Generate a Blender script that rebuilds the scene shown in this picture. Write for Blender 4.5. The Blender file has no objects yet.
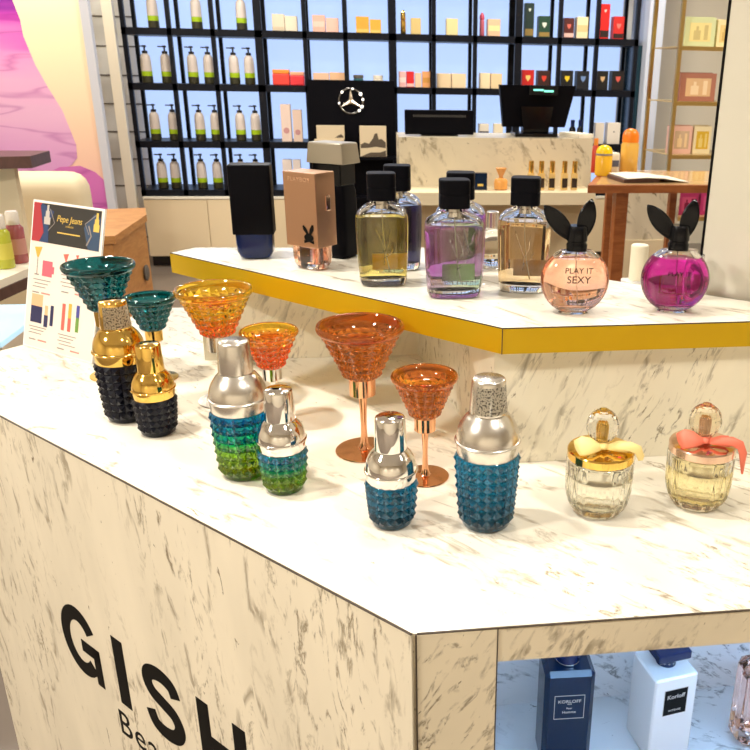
import bpy, bmesh, math, random
from mathutils import Vector, Matrix
random.seed(7)
PI = math.pi
S = bpy.context.scene
COL = S.collection
D = bpy.data

# ------------------------------------------------------------------ colours and materials
def lin(c):
    c = c / 255.0
    return c / 12.92 if c <= 0.04045 else ((c + 0.055) / 1.055) ** 2.4
def rgb(r, g, b): return (lin(r), lin(g), lin(b), 1.0)

def newmat(name):
    m = D.materials.new(name); m.use_nodes = True
    nt = m.node_tree
    return m, nt, nt.nodes['Principled BSDF']
def setp(b, **k):
    names = dict(color='Base Color', rough='Roughness', metal='Metallic', trans='Transmission Weight', ior='IOR',
                 coat='Coat Weight', spec='Specular IOR Level', emit='Emission Color', estr='Emission Strength', aniso='Anisotropic')
    for a, v in k.items(): b.inputs[names[a]].default_value = v
def mat(name, color, rough=0.5, **k):
    m, nt, b = newmat(name)
    setp(b, color=color, rough=rough, **k)
    return m
def ramp(nt, stops, fac, interp='LINEAR'):
    r = nt.nodes.new('ShaderNodeValToRGB')
    r.color_ramp.interpolation = interp
    e = r.color_ramp.elements
    while len(e) > 1: e.remove(e[-1])
    e[0].position, e[0].color = stops[0]
    for p, c in stops[1:]:
        x = e.new(p); x.color = c
    if fac is not None: nt.links.new(fac, r.inputs['Fac'])
    return r
def texco(nt, rot=(0, 0, 0), scale=(1, 1, 1), loc=(0, 0, 0), kind='Object'):
    t = nt.nodes.new('ShaderNodeTexCoord'); m = nt.nodes.new('ShaderNodeMapping')
    m.inputs['Rotation'].default_value = rot; m.inputs['Scale'].default_value = scale; m.inputs['Location'].default_value = loc
    nt.links.new(t.outputs[kind], m.inputs['Vector'])
    return m.outputs['Vector']
def noise(nt, vec, scale, detail=4, rough=0.55, dist=0.0):
    n = nt.nodes.new('ShaderNodeTexNoise')
    n.inputs['Scale'].default_value = scale; n.inputs['Detail'].default_value = detail
    n.inputs['Roughness'].default_value = rough; n.inputs['Distortion'].default_value = dist
    nt.links.new(vec, n.inputs['Vector'])
    return n.outputs['Fac']
def math_(nt, op, a, b=None, clamp=False):
    n = nt.nodes.new('ShaderNodeMath'); n.operation = op; n.use_clamp = clamp
    for i, v in enumerate((a, b)):
        if v is None: continue
        if isinstance(v, (int, float)): n.inputs[i].default_value = v
        else: nt.links.new(v, n.inputs[i])
    return n.outputs[0]
def mix(nt, fac, a, b):
    n = nt.nodes.new('ShaderNodeMix'); n.data_type = 'RGBA'
    nt.links.new(fac, n.inputs[0])
    for i, v in ((6, a), (7, b)):
        if isinstance(v, tuple): n.inputs[i].default_value = v
        else: nt.links.new(v, n.inputs[i])
    return n.outputs[2]

def marble(name, base, vein, rot, stretch, amount=0.5, big=3.0, rough=0.12, vein2=None):
    """pale laminate with short broken veins running one way"""
    m, nt, b = newmat(name)
    v0 = texco(nt, rot)
    mp = nt.nodes.new('ShaderNodeMapping'); mp.inputs['Scale'].default_value = stretch
    nt.links.new(v0, mp.inputs['Vector']); v = mp.outputs['Vector']
    n1 = noise(nt, v, 9.0 * big / 3, 9, 0.62, 0.9)
    n2 = noise(nt, v, 2.3 * big / 3, 3, 0.5, 0.4)
    n3 = noise(nt, v, 26.0 * big / 3, 6, 0.6, 0.6)
    n4 = noise(nt, v, 34.0 * big / 3, 8, 0.62, 0.8)
    line = math_(nt, 'SUBTRACT', 1.0, math_(nt, 'MULTIPLY', math_(nt, 'ABSOLUTE', math_(nt, 'SUBTRACT', n1, 0.5)), 22.0), True)
    patch = ramp(nt, [(0.52 - 0.08 * amount, (0, 0, 0, 1)), (0.62, (1, 1, 1, 1))], n2).outputs[0]
    thin = ramp(nt, [(0.48, (0, 0, 0, 1)), (0.58, (1, 1, 1, 1))], n3).outputs[0]
    f = math_(nt, 'MULTIPLY', math_(nt, 'MULTIPLY', math_(nt, 'POWER', line, 1.5), patch), thin, True)
    line2 = math_(nt, 'SUBTRACT', 1.0, math_(nt, 'MULTIPLY', math_(nt, 'ABSOLUTE', math_(nt, 'SUBTRACT', n2, 0.52)), 50.0), True)
    f2 = math_(nt, 'MULTIPLY', math_(nt, 'MULTIPLY', line2, thin), 0.7, True)
    fleck = math_(nt, 'MULTIPLY', ramp(nt, [(0.665, (0, 0, 0, 1)), (0.70, (1, 1, 1, 1))], n4).outputs[0], 0.45 + 0.5 * amount, True)
    ff = math_(nt, 'MAXIMUM', math_(nt, 'MAXIMUM', f, f2), fleck)
    cloud = ramp(nt, [(0.3, base), (0.75, tuple(c * 0.86 for c in base[:3]) + (1,))], noise(nt, v, 4.5, 3)).outputs[0]
    c = mix(nt, math_(nt, 'MULTIPLY', ff, 0.85), cloud, vein)
    nt.links.new(c, b.inputs['Base Color'])
    setp(b, rough=rough, spec=0.4)
    return m

def zramp(name, stops, z0, z1, axis=2, **k):
    """colour that runs along the object's own axis: tinted glass and coloured liquids"""
    m, nt, b = newmat(name)
    t = nt.nodes.new('ShaderNodeTexCoord'); s = nt.nodes.new('ShaderNodeSeparateXYZ')
    nt.links.new(t.outputs['Object'], s.inputs[0])
    f = nt.nodes.new('ShaderNodeMapRange')
    f.inputs[1].default_value = z0; f.inputs[2].default_value = z1
    nt.links.new(s.outputs[axis], f.inputs[0])
    r = ramp(nt, stops, f.outputs[0])
    nt.links.new(r.outputs[0], b.inputs['Base Color'])
    setp(b, **k)
    return m

M = {}
M['marble_top'] = marble('marble_top', rgb(247, 241, 226), rgb(120, 98, 62), (0, 0, 0.80), (0.8, 2.6, 1.6), 0.9, 3.6)
M['marble_side'] = marble('marble_side', rgb(244, 234, 212), rgb(104, 84, 50), (0, 0.12, 0), (2.4, 2.4, 0.75), 1.0, 3.6, 0.1)
M['marble_front'] = marble('marble_front', rgb(238, 226, 200), rgb(84, 62, 28), (0, -0.5, 0), (2.6, 2.0, 1.0), 1.3, 4.2, 0.16)
M['marble_riser'] = marble('marble_riser', rgb(240, 232, 210), rgb(96, 80, 50), (0, -0.42, 0), (2.8, 2.2, 0.8), 1.1, 3.6, 0.12)
M['marble_shelf'] = marble('marble_shelf', rgb(228, 230, 232), rgb(72, 72, 74), (0.3, 1.15, -0.3), (2.6, 1.6, 0.9), 1.0, 3.8, 0.12)
M['marble_desk'] = marble('marble_desk', rgb(226, 214, 188), rgb(104, 86, 52), (0, 0.5, 0), (0.9, 0.9, 0.4), 1.4, 2.4, 0.2)
M['edge'] = mat('edge_line', rgb(64, 52, 40), 0.5)
M['goldband'] = mat('gold_band', (0.64, 0.40, 0.004, 1), 0.34, metal=0.45)
M['ink'] = mat('black_vinyl', rgb(14, 13, 12), 0.5, spec=0.1)
M['chrome'] = mat('polished_silver', (0.80, 0.77, 0.73, 1), 0.07, metal=1.0)
M['satin'] = mat('satin_silver', (0.74, 0.70, 0.64, 1), 0.27, metal=1.0)
M['gold'] = mat('polished_gold', (0.86, 0.56, 0.14, 1), 0.09, metal=1.0)
M['rosegold'] = mat('polished_copper', (0.86, 0.44, 0.24, 1), 0.11, metal=1.0)
M['rosesatin'] = mat('satin_rose_gold', (0.50, 0.29, 0.18, 1), 0.33, metal=0.9)
M['rosebright'] = mat('pale_rose_metal', (0.82, 0.56, 0.42, 1), 0.16, metal=1.0)
M['steelbrush'] = mat('brushed_steel', (0.42, 0.385, 0.32, 1), 0.33, metal=1.0)
M['blackgloss'] = mat('black_gloss', (0.004, 0.004, 0.005, 1), 0.14, spec=0.22)
M['blacksatin'] = mat('black_satin', (0.004, 0.004, 0.006, 1), 0.4, spec=0.05)
M['blackstud'] = mat('black_studded', (0.003, 0.004, 0.011, 1), 0.25, spec=0.25)
M['navygloss'] = mat('navy_gloss', (0.002, 0.010, 0.06, 1), 0.1, spec=0.35)
M['navybox'] = mat('navy_lacquer', (0.002, 0.012, 0.04, 1), 0.2, spec=0.3)
M['whitegloss'] = mat('white_lacquer', (0.83, 0.82, 0.82, 1), 0.18)
M['cream_ribbon'] = mat('cream_satin', rgb(246, 222, 150), 0.55)
M['pink_ribbon'] = mat('coral_satin', rgb(236, 120, 96), 0.55)
M['clear'] = mat('clear_glass', (0.98, 0.98, 0.97, 1), 0.0, trans=1.0, ior=1.45)
M['clearamber'] = mat('amber_stopper', (0.98, 0.90, 0.74, 1), 0.0, trans=1.0, ior=1.45)
M['pinkclear'] = mat('pale_pink_glass', (0.96, 0.84, 0.80, 1), 0.02, trans=1.0, ior=1.45)
GL = dict(rough=0.02, trans=1.0, ior=1.45)
M['teal_glass'] = mat('teal_glass', (0.002, 0.10, 0.12, 1), **GL)
M['amber_glass'] = mat('copper_glass', (0.66, 0.20, 0.035, 1), **GL)
M['blue_stud'] = zramp('blue_stud_glass', [(0, (0.0, 0.05, 0.11, 1)), (0.55, (0.003, 0.17, 0.36, 1)), (1, (0.004, 0.25, 0.50, 1))], 0, 0.085, rough=0.02, trans=0.86, ior=1.5)
OMB = [(0, (0.04, 0.09, 0.0, 1)), (0.2, (0.26, 0.40, 0.0, 1)), (0.42, (0.14, 0.42, 0.02, 1)), (0.58, (0.0, 0.30, 0.28, 1)), (0.78, (0.0, 0.15, 0.48, 1)), (1, (0.0, 0.12, 0.46, 1))]
M['ombre_l'] = zramp('ombre_glass_tall', OMB, 0, 0.083, rough=0.03, trans=0.86, ior=1.5)
M['ombre_s'] = zramp('ombre_glass_short', OMB, 0, 0.052, rough=0.03, trans=0.86, ior=1.5)
SUN = [(0, (1.0, 0.09, 0.02, 1)), (0.3, (1.0, 0.22, 0.02, 1)), (0.55, (1.0, 0.62, 0.04, 1)), (1, (1.0, 0.70, 0.06, 1))]
M['sunset_l'] = zramp('sunset_glass_tall', SUN, 0.100, 0.167, **GL)
SUN2 = [(0, (1.0, 0.08, 0.02, 1)), (0.62, (1.0, 0.16, 0.02, 1)), (0.85, (1.0, 0.66, 0.05, 1)), (1, (1.0, 0.70, 0.06, 1))]
M['sunset_s'] = zramp('sunset_glass_short', SUN2, 0.079, 0.130, **GL)
def liquid(name, c): return mat(name, c, 0.0, trans=1.0, ior=1.33)
M['liq_yellow'] = liquid('yellow_liquid', (1.0, 0.86, 0.26, 1))
M['liq_navy'] = liquid('navy_liquid', (0.04, 0.04, 0.12, 1))
M['liq_bicolour'] = zramp('violet_green_liquid', [(0.0, (0.74, 0.50, 0.90, 1)), (0.35, (0.72, 0.60, 0.84, 1)), (0.6, (0.74, 0.82, 0.68, 1)), (1.0, (0.68, 0.88, 0.62, 1))], -0.034, 0.020, axis=0, rough=0.0, trans=1.0, ior=1.33)
M['liq_purple'] = liquid('purple_liquid', (0.55, 0.20, 0.66, 1))
M['liq_brown'] = liquid('tan_liquid', (0.86, 0.66, 0.40, 1))
M['liq_peach'] = liquid('peach_liquid', (1.0, 0.58, 0.42, 1))
M['liq_magenta'] = liquid('magenta_liquid', (0.60, 0.02, 0.38, 1))
M['liq_straw'] = liquid('straw_liquid', (0.99, 0.90, 0.55, 1))
M['liq_pale'] = liquid('pale_liquid', (0.97, 0.96, 0.86, 1))
M['frame'] = mat('dark_shelf_metal', rgb(20, 22, 30), 0.4, spec=0.15)
M['teal_dark'] = mat('dark_teal_panel', rgb(10, 46, 58), 0.25)
M['cabinet'] = mat('cream_cabinet', rgb(232, 212, 176), 0.4)
M['kick'] = mat('black_plinth', rgb(22, 20, 24), 0.5)
M['whitepaint'] = mat('white_paint', rgb(240, 232, 215), 0.45)
M['grey'] = mat('grey_slats', rgb(206, 204, 200), 0.5)
M['darkslot'] = mat('dark_groove', rgb(96, 90, 84), 0.6)
M['sofa'] = mat('cream_leather', rgb(228, 212, 178), 0.55)
M['paper'] = mat('white_card', rgb(246, 232, 220), 0.45)
M['acrylic'] = mat('acrylic_sheet', (0.93, 0.93, 0.92, 1), 0.15)
M['brass'] = mat('brushed_brass', (0.78, 0.54, 0.20, 1), 0.28, metal=1.0)
M['greyl'] = mat('grey_print', rgb(150, 140, 134), 0.6)
M['redl'] = mat('red_print', rgb(226, 138, 128), 0.6)
M['goldl'] = mat('gold_print', rgb(226, 190, 92), 0.5)
M['silverl'] = mat('silver_print', rgb(200, 192, 184), 0.4)
def flat(key, r, g, b, rough=0.5, **k):
    M[key] = mat(key, rgb(r, g, b), rough, **k); return M[key]

# lit back panel of the shelving (gives off light)
def emissive(name, c, s):
    return mat(name, (c[0] * 0.5, c[1] * 0.5, c[2] * 0.5, 1), 0.5, emit=c, estr=s)
M['shelf_light'] = emissive('backlit_panel', (0.47, 0.64, 1.0, 1), 0.92)
M['led'] = emissive('led', (1.0, 0.93, 0.82, 1), 3.0)
M['green_led'] = emissive('green_display', (0.25, 1.0, 0.72, 1), 1.2)
M['cool_light_glow'] = emissive('painted_cool_glow', (0.55, 0.84, 1.0, 1), 0.75)  # glow stands in for cool light falling on the white plinth top

def wood(name, c1, c2, scale=(1, 12, 1), rough=0.4):
    m, nt, b = newmat(name)
    v = texco(nt, (0, 0, 0), scale)
    r = ramp(nt, [(0.35, c1), (0.65, c2)], noise(nt, v, 5, 5, 0.6, 1.2))
    nt.links.new(r.outputs[0], b.inputs['Base Color']); setp(b, rough=rough)
    return m
M['wood'] = wood('honey_wood', rgb(176, 118, 62), rgb(196, 140, 80), (2, 2, 9))
M['tablewood'] = wood('reddish_wood', rgb(150, 82, 38), rgb(176, 104, 54), (1.5, 10, 10))
M['darkwood'] = wood('dark_wood', rgb(72, 48, 44), rgb(92, 62, 56), (2, 10, 2))
M['floor'] = None
def floor_mat():
    m, nt, b = newmat('floor_tile')
    v = texco(nt, kind='Object')
    br = nt.nodes.new('ShaderNodeTexBrick')
    br.inputs['Color1'].default_value = rgb(118, 107, 98); br.inputs['Color2'].default_value = rgb(110, 99, 90)
    br.inputs['Mortar'].default_value = rgb(84, 72, 62)
    br.inputs['Scale'].default_value = 1.0; br.inputs['Mortar Size'].default_value = 0.004
    br.inputs['Brick Width'].default_value = 1.2; br.inputs['Row Height'].default_value = 0.6
    nt.links.new(v, br.inputs['Vector'])
    nt.links.new(br.outputs['Color'], b.inputs['Base Color']); setp(b, rough=0.3)
    return m
M['floor'] = floor_mat()

def speckle_label():
    """sticker with rows of tiny unreadable printing"""
    m, nt, b = newmat('printed_sticker')
    v = texco(nt, (0, 0, 0), (1, 1, 1), kind='UV')
    w = nt.nodes.new('ShaderNodeTexVoronoi'); w.inputs['Scale'].default_value = 1.0
    mp = nt.nodes.new('ShaderNodeMapping'); mp.inputs['Scale'].default_value = (20, 14, 1)
    nt.links.new(v, mp.inputs['Vector']); nt.links.new(mp.outputs[0], w.inputs['Vector'])
    n = noise(nt, mp.outputs[0], 1.0, 1)
    r = ramp(nt, [(0.55, rgb(246, 240, 228)), (0.60, rgb(84, 74, 64))], n, 'LINEAR')
    nt.links.new(r.outputs[0], b.inputs['Base Color']); setp(b, rough=0.45)
    return m
M['sticker'] = speckle_label()

# ------------------------------------------------------------------ mesh helpers
def obj(name, bm, m, parent=None, smooth=None, recalc=True):
    if recalc: bmesh.ops.recalc_face_normals(bm, faces=bm.faces)
    if smooth is True:
        for f in bm.faces: f.smooth = True
    me = D.meshes.new(name); bm.to_mesh(me); bm.free()
    for mm in (m if isinstance(m, (list, tuple)) else [m]): me.materials.append(mm)
    if isinstance(smooth, float):
        me.shade_smooth(); me.set_sharp_from_angle(angle=smooth)
    o = D.objects.new(name, me); COL.objects.link(o)
    if parent is not None: o.parent = parent
    return o
def tag(o, label, cat=None, group=None, kind=None):
    o['label'] = label
    if cat: o['category'] = cat
    if group: o['group'] = group
    if kind: o['kind'] = kind
    return o
def thing(name, label, cat, loc=(0, 0, 0), rz=0.0, group=None):
    o = D.objects.new(name, None); COL.objects.link(o)
    o.empty_display_size = 0.02
    o.location = loc; o.rotation_euler = (0, 0, rz)
    return tag(o, label, cat, group)
def structure(name, bm, m, label=None):
    o = obj(name, bm, m); o['kind'] = 'structure'
    if label: o['label'] = label
    return o
def dup(o, loc, rz=None, label=None, parent=None):
    c = o.copy(); COL.objects.link(c)
    if parent is not None: c.parent = parent
    else:
        c.location = loc
        if rz is not None: c.rotation_euler = (0, 0, rz)
        if label: c['label'] = label
    for ch in list(o.children): dup(ch, None, parent=c)
    return c

def box(bm, cx, cy, z0, sx, sy, sz, bev=0.0, rz=0.0, seg=2):
    r = bmesh.ops.create_cube(bm, size=1.0)
    vs = r['verts']
    for v in vs:
        v.co = Vector((v.co.x * sx, v.co.y * sy, (v.co.z + 0.5) * sz))
    if bev:
        es = list({e for v in vs for e in v.link_edges})
        g = bmesh.ops.bevel(bm, geom=es, offset=bev, segments=seg, affect='EDGES', profile=0.6)
        vs = list({v for f in g['faces'] for v in f.verts} | {v for v in vs if v.is_valid})
    R = Matrix.Rotation(rz, 3, 'Z')
    for v in vs: v.co = R @ v.co + Vector((cx, cy, z0))
    return bm
def bx(*a, **k):
    bm = bmesh.new(); box(bm, *a, **k); return bm
def prism(bm, pts, z0, z1):
    a = [bm.verts.new((x, y, z0)) for x, y in pts]; b = [bm.verts.new((x, y, z1)) for x, y in pts]
    n = len(pts)
    bm.faces.new(a[::-1]); bm.faces.new(b)
    for i in range(n): bm.faces.new((a[i], a[(i + 1) % n], b[(i + 1) % n], b[i]))
    return bm
def rings(bm, rr, cap0=True, cap1=True, flip=False):
    vs = [[bm.verts.new(p) for p in r] for r in rr]
    fs = []
    for a, b in zip(vs, vs[1:]):
        n = len(a)
        for i in range(n):
            q = (a[i], a[(i + 1) % n], b[(i + 1) % n], b[i])
            fs.append(bm.faces.new(q if not flip else q[::-1]))
    if cap0: fs.append(bm.faces.new(vs[0][::-1] if not flip else vs[0]))
    if cap1: fs.append(bm.faces.new(vs[-1] if not flip else vs[-1][::-1]))
    return fs
def circ(r, z, n, cx=0, cy=0, ph=0.0):
    return [Vector((cx + r * math.cos(2 * PI * i / n + ph), cy + r * math.sin(2 * PI * i / n + ph), z)) for i in range(n)]
def lathe(bm, prof, n=48, flip=False, cx=0, cy=0, ph=0.0):
    return rings(bm, [circ(max(r, 1e-5), z, n, cx, cy, ph) for r, z in prof], True, True, flip)
def sup(a, b, z, e=2.6, n=40, cx=0, cy=0):
    out = []
    for i in range(n):
        t = 2 * PI * i / n
        c, s = math.cos(t), math.sin(t)
        out.append(Vector((cx + a * math.copysign(abs(c) ** (2 / e), c), cy + b * math.copysign(abs(s) ** (2 / e), s), z)))
    return out
def tube(bm, pts, r, n=10, flat=1.0):
    pts = [Vector(p) for p in pts]; rr = []
    up = Vector((0, 0, 1))
    for i, p in enumerate(pts):
        d = (pts[min(i + 1, len(pts) - 1)] - pts[max(i - 1, 0)]).normalized()
        s = d.cross(up)
        if s.length < 1e-4: s = Vector((1, 0, 0))
        s.normalize(); u = s.cross(d)
        ri = r[i] if isinstance(r, (list, tuple)) else r
        rr.append([p + s * math.cos(2 * PI * k / n) * ri + u * math.sin(2 * PI * k / n) * ri * flat for k in range(n)])
    rings(bm, rr)
    return bm
def frame_at(origin, right, up):
    r = Vector(right).normalized(); u = Vector(up).normalized(); n = r.cross(u)
    m = Matrix((r, u, n)).transposed().to_4x4(); m.translation = Vector(origin)
    return m
def text(name, body, size, mtx, m, parent, bold=0.0, ext=0.0002, align='CENTER', shear=0.0, spacing=1.0):
    cu = D.curves.new('lettering_curve', 'FONT'); cu.body = body; cu.size = size; cu.align_x = align; cu.align_y = 'CENTER'
    cu.extrude = ext; cu.offset = bold; cu.shear = shear; cu.space_character = spacing; cu.resolution_u = 4
    t = D.objects.new('lettering_tmp', cu); COL.objects.link(t)
    bpy.context.view_layer.update()
    me = D.meshes.new_from_object(t.evaluated_get(bpy.context.evaluated_depsgraph_get()))
    D.objects.remove(t); D.curves.remove(cu)
    me.transform(mtx); me.materials.clear(); me.materials.append(m); me.name = name
    o = D.objects.new(name, me); COL.objects.link(o); o.parent = parent
    return o
def polys(bm, plist, mtx, h=0.0004):
    """flat shapes with a little thickness, laid on a plane"""
    for pts in plist:
        a = [bm.verts.new(mtx @ Vector((x, y, 0))) for x, y in pts]
        b = [bm.verts.new(mtx @ Vector((x, y, h))) for x, y in pts]
        n = len(pts)
        bm.faces.new(b); bm.faces.new(a[::-1])
        for i in range(n): bm.faces.new((a[i], a[(i + 1) % n], b[(i + 1) % n], b[i]))
    return bm
def strip(pts, w):
    """quads along a centre line of given width"""
    L, Rr = [], []
    for i, p in enumerate(pts):
        p = Vector(p); d = (Vector(pts[min(i + 1, len(pts) - 1)]) - Vector(pts[max(i - 1, 0)])).normalized()
        nn = Vector((-d.y, d.x)) * w / 2
        L.append(p + nn); Rr.append(p - nn)
    return [[L[i], Rr[i], Rr[i + 1], L[i + 1]] for i in range(len(pts) - 1)]
def rect(x0, y0, x1, y1): return [(x0, y0), (x1, y0), (x1, y1), (x0, y1)]

def studded(bm, prof, n, amp, start=None):
    """rows of little pyramids all round a tapering body; prof = [(radius, z), ...]; returns the vertex rings"""
    N = 2 * n
    vs = [[bm.verts.new(p) for p in circ(r, z, N)] for r, z in prof]
    for j in range(len(prof) - 1):
        (r0, z0), (r1, z1) = prof[j], prof[j + 1]
        dr, dz = r1 - r0, z1 - z0; L = math.hypot(dr, dz)
        nr, nz = dz / L, -dr / L
        for i in range(n):
            t = 2 * PI * (2 * i + 1) / N
            rm = (r0 + r1) / 2 + nr * amp; zm = (z0 + z1) / 2 + nz * amp
            ap = bm.verts.new((rm * math.cos(t), rm * math.sin(t), zm))
            a0, a1, a2 = vs[j][2 * i], vs[j][2 * i + 1], vs[j][(2 * i + 2) % N]
            b0, b1, b2 = vs[j + 1][2 * i], vs[j + 1][2 * i + 1], vs[j + 1][(2 * i + 2) % N]
            for q in ((a0, a1, ap), (a1, a2, ap), (a2, b2, ap), (b2, b1, ap), (b1, b0, ap), (b0, a0, ap)): bm.faces.new(q)
    return vs
def sew(bm, va, ring_list, cap=True):
    prev = va
    for r in ring_list:
        cur = [bm.verts.new(p) for p in r]
        n = len(cur)
        for i in range(n):
            f = bm.faces.new((prev[i], prev[(i + 1) % n], cur[(i + 1) % n], cur[i])); f.smooth = True
        prev = cur
    if cap: bm.faces.new(prev)
    return prev

# ------------------------------------------------------------------ camera
cam = D.cameras.new('camera'); co = D.objects.new('camera', cam); COL.objects.link(co)
cam.sensor_width = 36; cam.lens = 809.0 / 750 * 36; cam.shift_x = -0.14; cam.clip_start = 0.02
right = Vector((0.9911, -0.1318, 0.0172)); down = Vector((-0.0299, -0.3477, -0.9371)); fwd = Vector((0.1295, 0.9283, -0.3486))
mt = Matrix((right, -down, -fwd)).transposed().to_4x4(); mt.translation = (0, 0, 1.40)
co.matrix_world = mt
cam.dof.use_dof = True; cam.dof.focus_distance = 0.98; cam.dof.aperture_fstop = 22
S.camera = co

# ------------------------------------------------------------------ the room
structure('floor', bx(0, 2, -0.05, 9.6, 10.6, 0.05), M['floor'])
structure('ceiling', bx(0, 2, 3.0, 9.6, 10.6, 0.05), mat('ceiling_white', rgb(244, 243, 240), 0.6))
wl = mat('warm_wall', rgb(226, 217, 198), 0.6)
structure('wall_back', bx(0, 7.0, 0, 9.6, 0.1, 3.0), wl)
structure('wall_left', bx(-4.6, 2, 0, 0.1, 10.2, 3.0), wl)
structure('wall_right', bx(4.6, 2, 0, 0.1, 10.2, 3.0), wl)
structure('wall_front', bx(0, -3.1, 0, 9.6, 0.1, 3.0), wl)

# ------------------------------------------------------------------ the marble counter
ZC = 0.95
A = Vector((0.0264, 0.5738)); B = Vector((-0.660, 1.245)); B2 = Vector((-0.648, 1.352)); Cc = Vector((-0.412, 1.634))
top_poly = [tuple(A), (1.25, 0.577), (1.25, 1.634), tuple(Cc), tuple(B2), tuple(B)]
counter = thing('display_counter', 'angled marble shop counter with black lettering on its long side', 'counter')
bm = bmesh.new(); prism(bm, top_poly, 0.914, ZC); wt = obj('worktop', bm, [M['marble_top'], M['marble_front']], counter)
for p in wt.data.polygons:
    if abs(p.normal.z) < 0.5: p.material_index = 1
e = (A - B).normalized(); nrm = Vector((e.y, -e.x))          # outward normal of the long side
def inset(p, d): return p - nrm * d
# long side panel (faces the lettering side), goes to the floor and covers the worktop's edge
pts = [A + nrm * 0.0006, B + nrm * 0.0006, B - nrm * 0.02, A - nrm * 0.02 + e * 0.0]
bm = bmesh.new(); prism(bm, [tuple(p) for p in pts], 0.0, 0.9137)
prism(bm, [tuple(p) for p in (A + nrm * 0.0028, B + nrm * 0.0028, B + nrm * 0.0008, A + nrm * 0.0008)], 0.0, ZC - 0.0006)
obj('side_panel', bm, M['marble_side'], counter)
bm = bmesh.new(); prism(bm, [tuple(B2), tuple(B + Vector((0.002, 0.02))), tuple(B + Vector((0.03, 0.02))), (B2.x + 0.03, B2.y)], 0, 0.9135)
prism(bm, [tuple(Cc), tuple(B2), (B2.x + 0.03, B2.y - 0.01), (Cc.x + 0.03, Cc.y - 0.02)], 0, 0.9135)
obj('back_panel', bm, M['marble_side'], counter)
bm = bmesh.new(); prism(bm, [(0.0294, 0.5722), (0.0994, 0.5724), (0.0994, 0.66), (0.052, 0.66)], 0, ZC - 0.0008)
obj('front_pillar', bm, M['marble_front'], counter)
bm = bmesh.new(); box(bm, 0.675, 0.5745, 0.914, 1.15, 0.003, 0.0352); obj('front_edge_strip', bm, M['marble_front'], counter)
# open compartment under the worktop
bm = bmesh.new(); box(bm, 0.675, 0.75, 0.535, 1.15, 0.34, 0.025); obj('shelf', bm, M['marble_shelf'], counter)
bm = bmesh.new(); box(bm, 0.675, 0.91, 0.56, 1.15, 0.02, 0.352); box(bm, 0.09, 0.78, 0.56, 0.02, 0.24, 0.352)
obj('compartment_lining', bm, M['marble_shelf'], counter)
bm = bmesh.new(); box(bm, 0.675, 0.585, 0.0, 1.15, 0.02, 0.534); obj('lower_front_panel', bm, M['marble_front'], counter)
# LED strip under the worktop that lights the compartment
bm = bmesh.new(); box(bm, 0.675, 0.60, 0.905, 1.1, 0.012, 0.008); obj('light_strip', bm, emissive('cool_led_strip', (0.33, 0.60, 1.0, 1), 46), counter)
# dark joint lines round the edge
bm = bmesh.new()
def seam(bm, p, q, z0, z1, t=0.0011):
    p, q = Vector(p), Vector(q); d = (q - p); n2 = Vector((d.y, -d.x)).normalized()
    prism(bm, [tuple(p + n2 * t), tuple(q + n2 * t), tuple(q - n2 * t), tuple(p - n2 * t)], z0, z1)
seam(bm, A + nrm * 0.002, B + nrm * 0.002, ZC - 0.0005, ZC + 0.0003)
seam(bm, (A.x + 0.003, A.y - 0.0006), (1.25, 0.5738), ZC - 0.0006, ZC + 0.0003)
box(bm, A.x + 0.0022, A.y - 0.0022, 0, 0.0014, 0.0014, ZC); box(bm, 0.0996, 0.5726, 0, 0.0010, 0.0014, ZC)
obj('joint_line', bm, M['edge'], counter)

# lettering on the long side: cut black vinyl
def plane_side(s, z): return frame_at((B.x + e.x * s + nrm.x * 0.0029, B.y + e.y * s + nrm.y * 0.0029, z), (e.x, e.y, 0), (0, 0, 1))
def arc(cx, cy, rx, ry, a0, a1, n=26):
    return [(cx + rx * math.cos(math.radians(a0 + (a1 - a0) * i / n)), cy + ry * math.sin(math.radians(a0 + (a1 - a0) * i / n))) for i in range(n + 1)]
def catmull(P, n=6):
    out = []
    for i in range(len(P) - 1):
        p0, p1, p2, p3 = (Vector(P[max(i - 1, 0)]), Vector(P[i]), Vector(P[i + 1]), Vector(P[min(i + 2, len(P) - 1)]))
        for k in range(n):
            t = k / n
            out.append(tuple(0.5 * ((2 * p1) + (p2 - p0) * t + (2 * p0 - 5 * p1 + 4 * p2 - p3) * t * t + (3 * p1 - p0 - 3 * p2 + p3) * t ** 3)))
    out.append(tuple(P[-1])); return out
Z0 = 0.5765
G = strip(arc(0.049, 0.0575, 0.0385, 0.047, 32, 318), 0.0235) + [rect(0.052, 0.043, 0.0995, 0.0635), rect(0.0815, -0.001, 0.0995, 0.0635)]
obj('letter_g', polys(bmesh.new(), G, plane_side(0.2815, Z0)), M['ink'], counter)
obj('letter_i', polys(bmesh.new(), [rect(0, 0, 0.0265, 0.113)], plane_side(0.4225, Z0)), M['ink'], counter)
Sl = catmull([(0.0745, 0.083), (0.0665, 0.0985), (0.043, 0.1045), (0.0195, 0.098), (0.0125, 0.083), (0.022, 0.068), (0.043, 0.0605), (0.066, 0.052), (0.0755, 0.034), (0.066, 0.017), (0.043, 0.0105), (0.02, 0.0155), (0.0105, 0.034)])
obj('letter_s', polys(bmesh.new(), strip(Sl, 0.0225), plane_side(0.4895, Z0)), M['ink'], counter)
obj('letter_h', polys(bmesh.new(), [rect(0, 0, 0.0235, 0.115), rect(0.0695, 0, 0.093, 0.115), rect(0.0235, 0.046, 0.0695, 0.067)], plane_side(0.611, Z0)), M['ink'], counter)
text('small_lettering', 'Beauty', 0.062, plane_side(0.404, 0.534), M['ink'], counter, align='LEFT', ext=0.0003, spacing=1.12)

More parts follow.
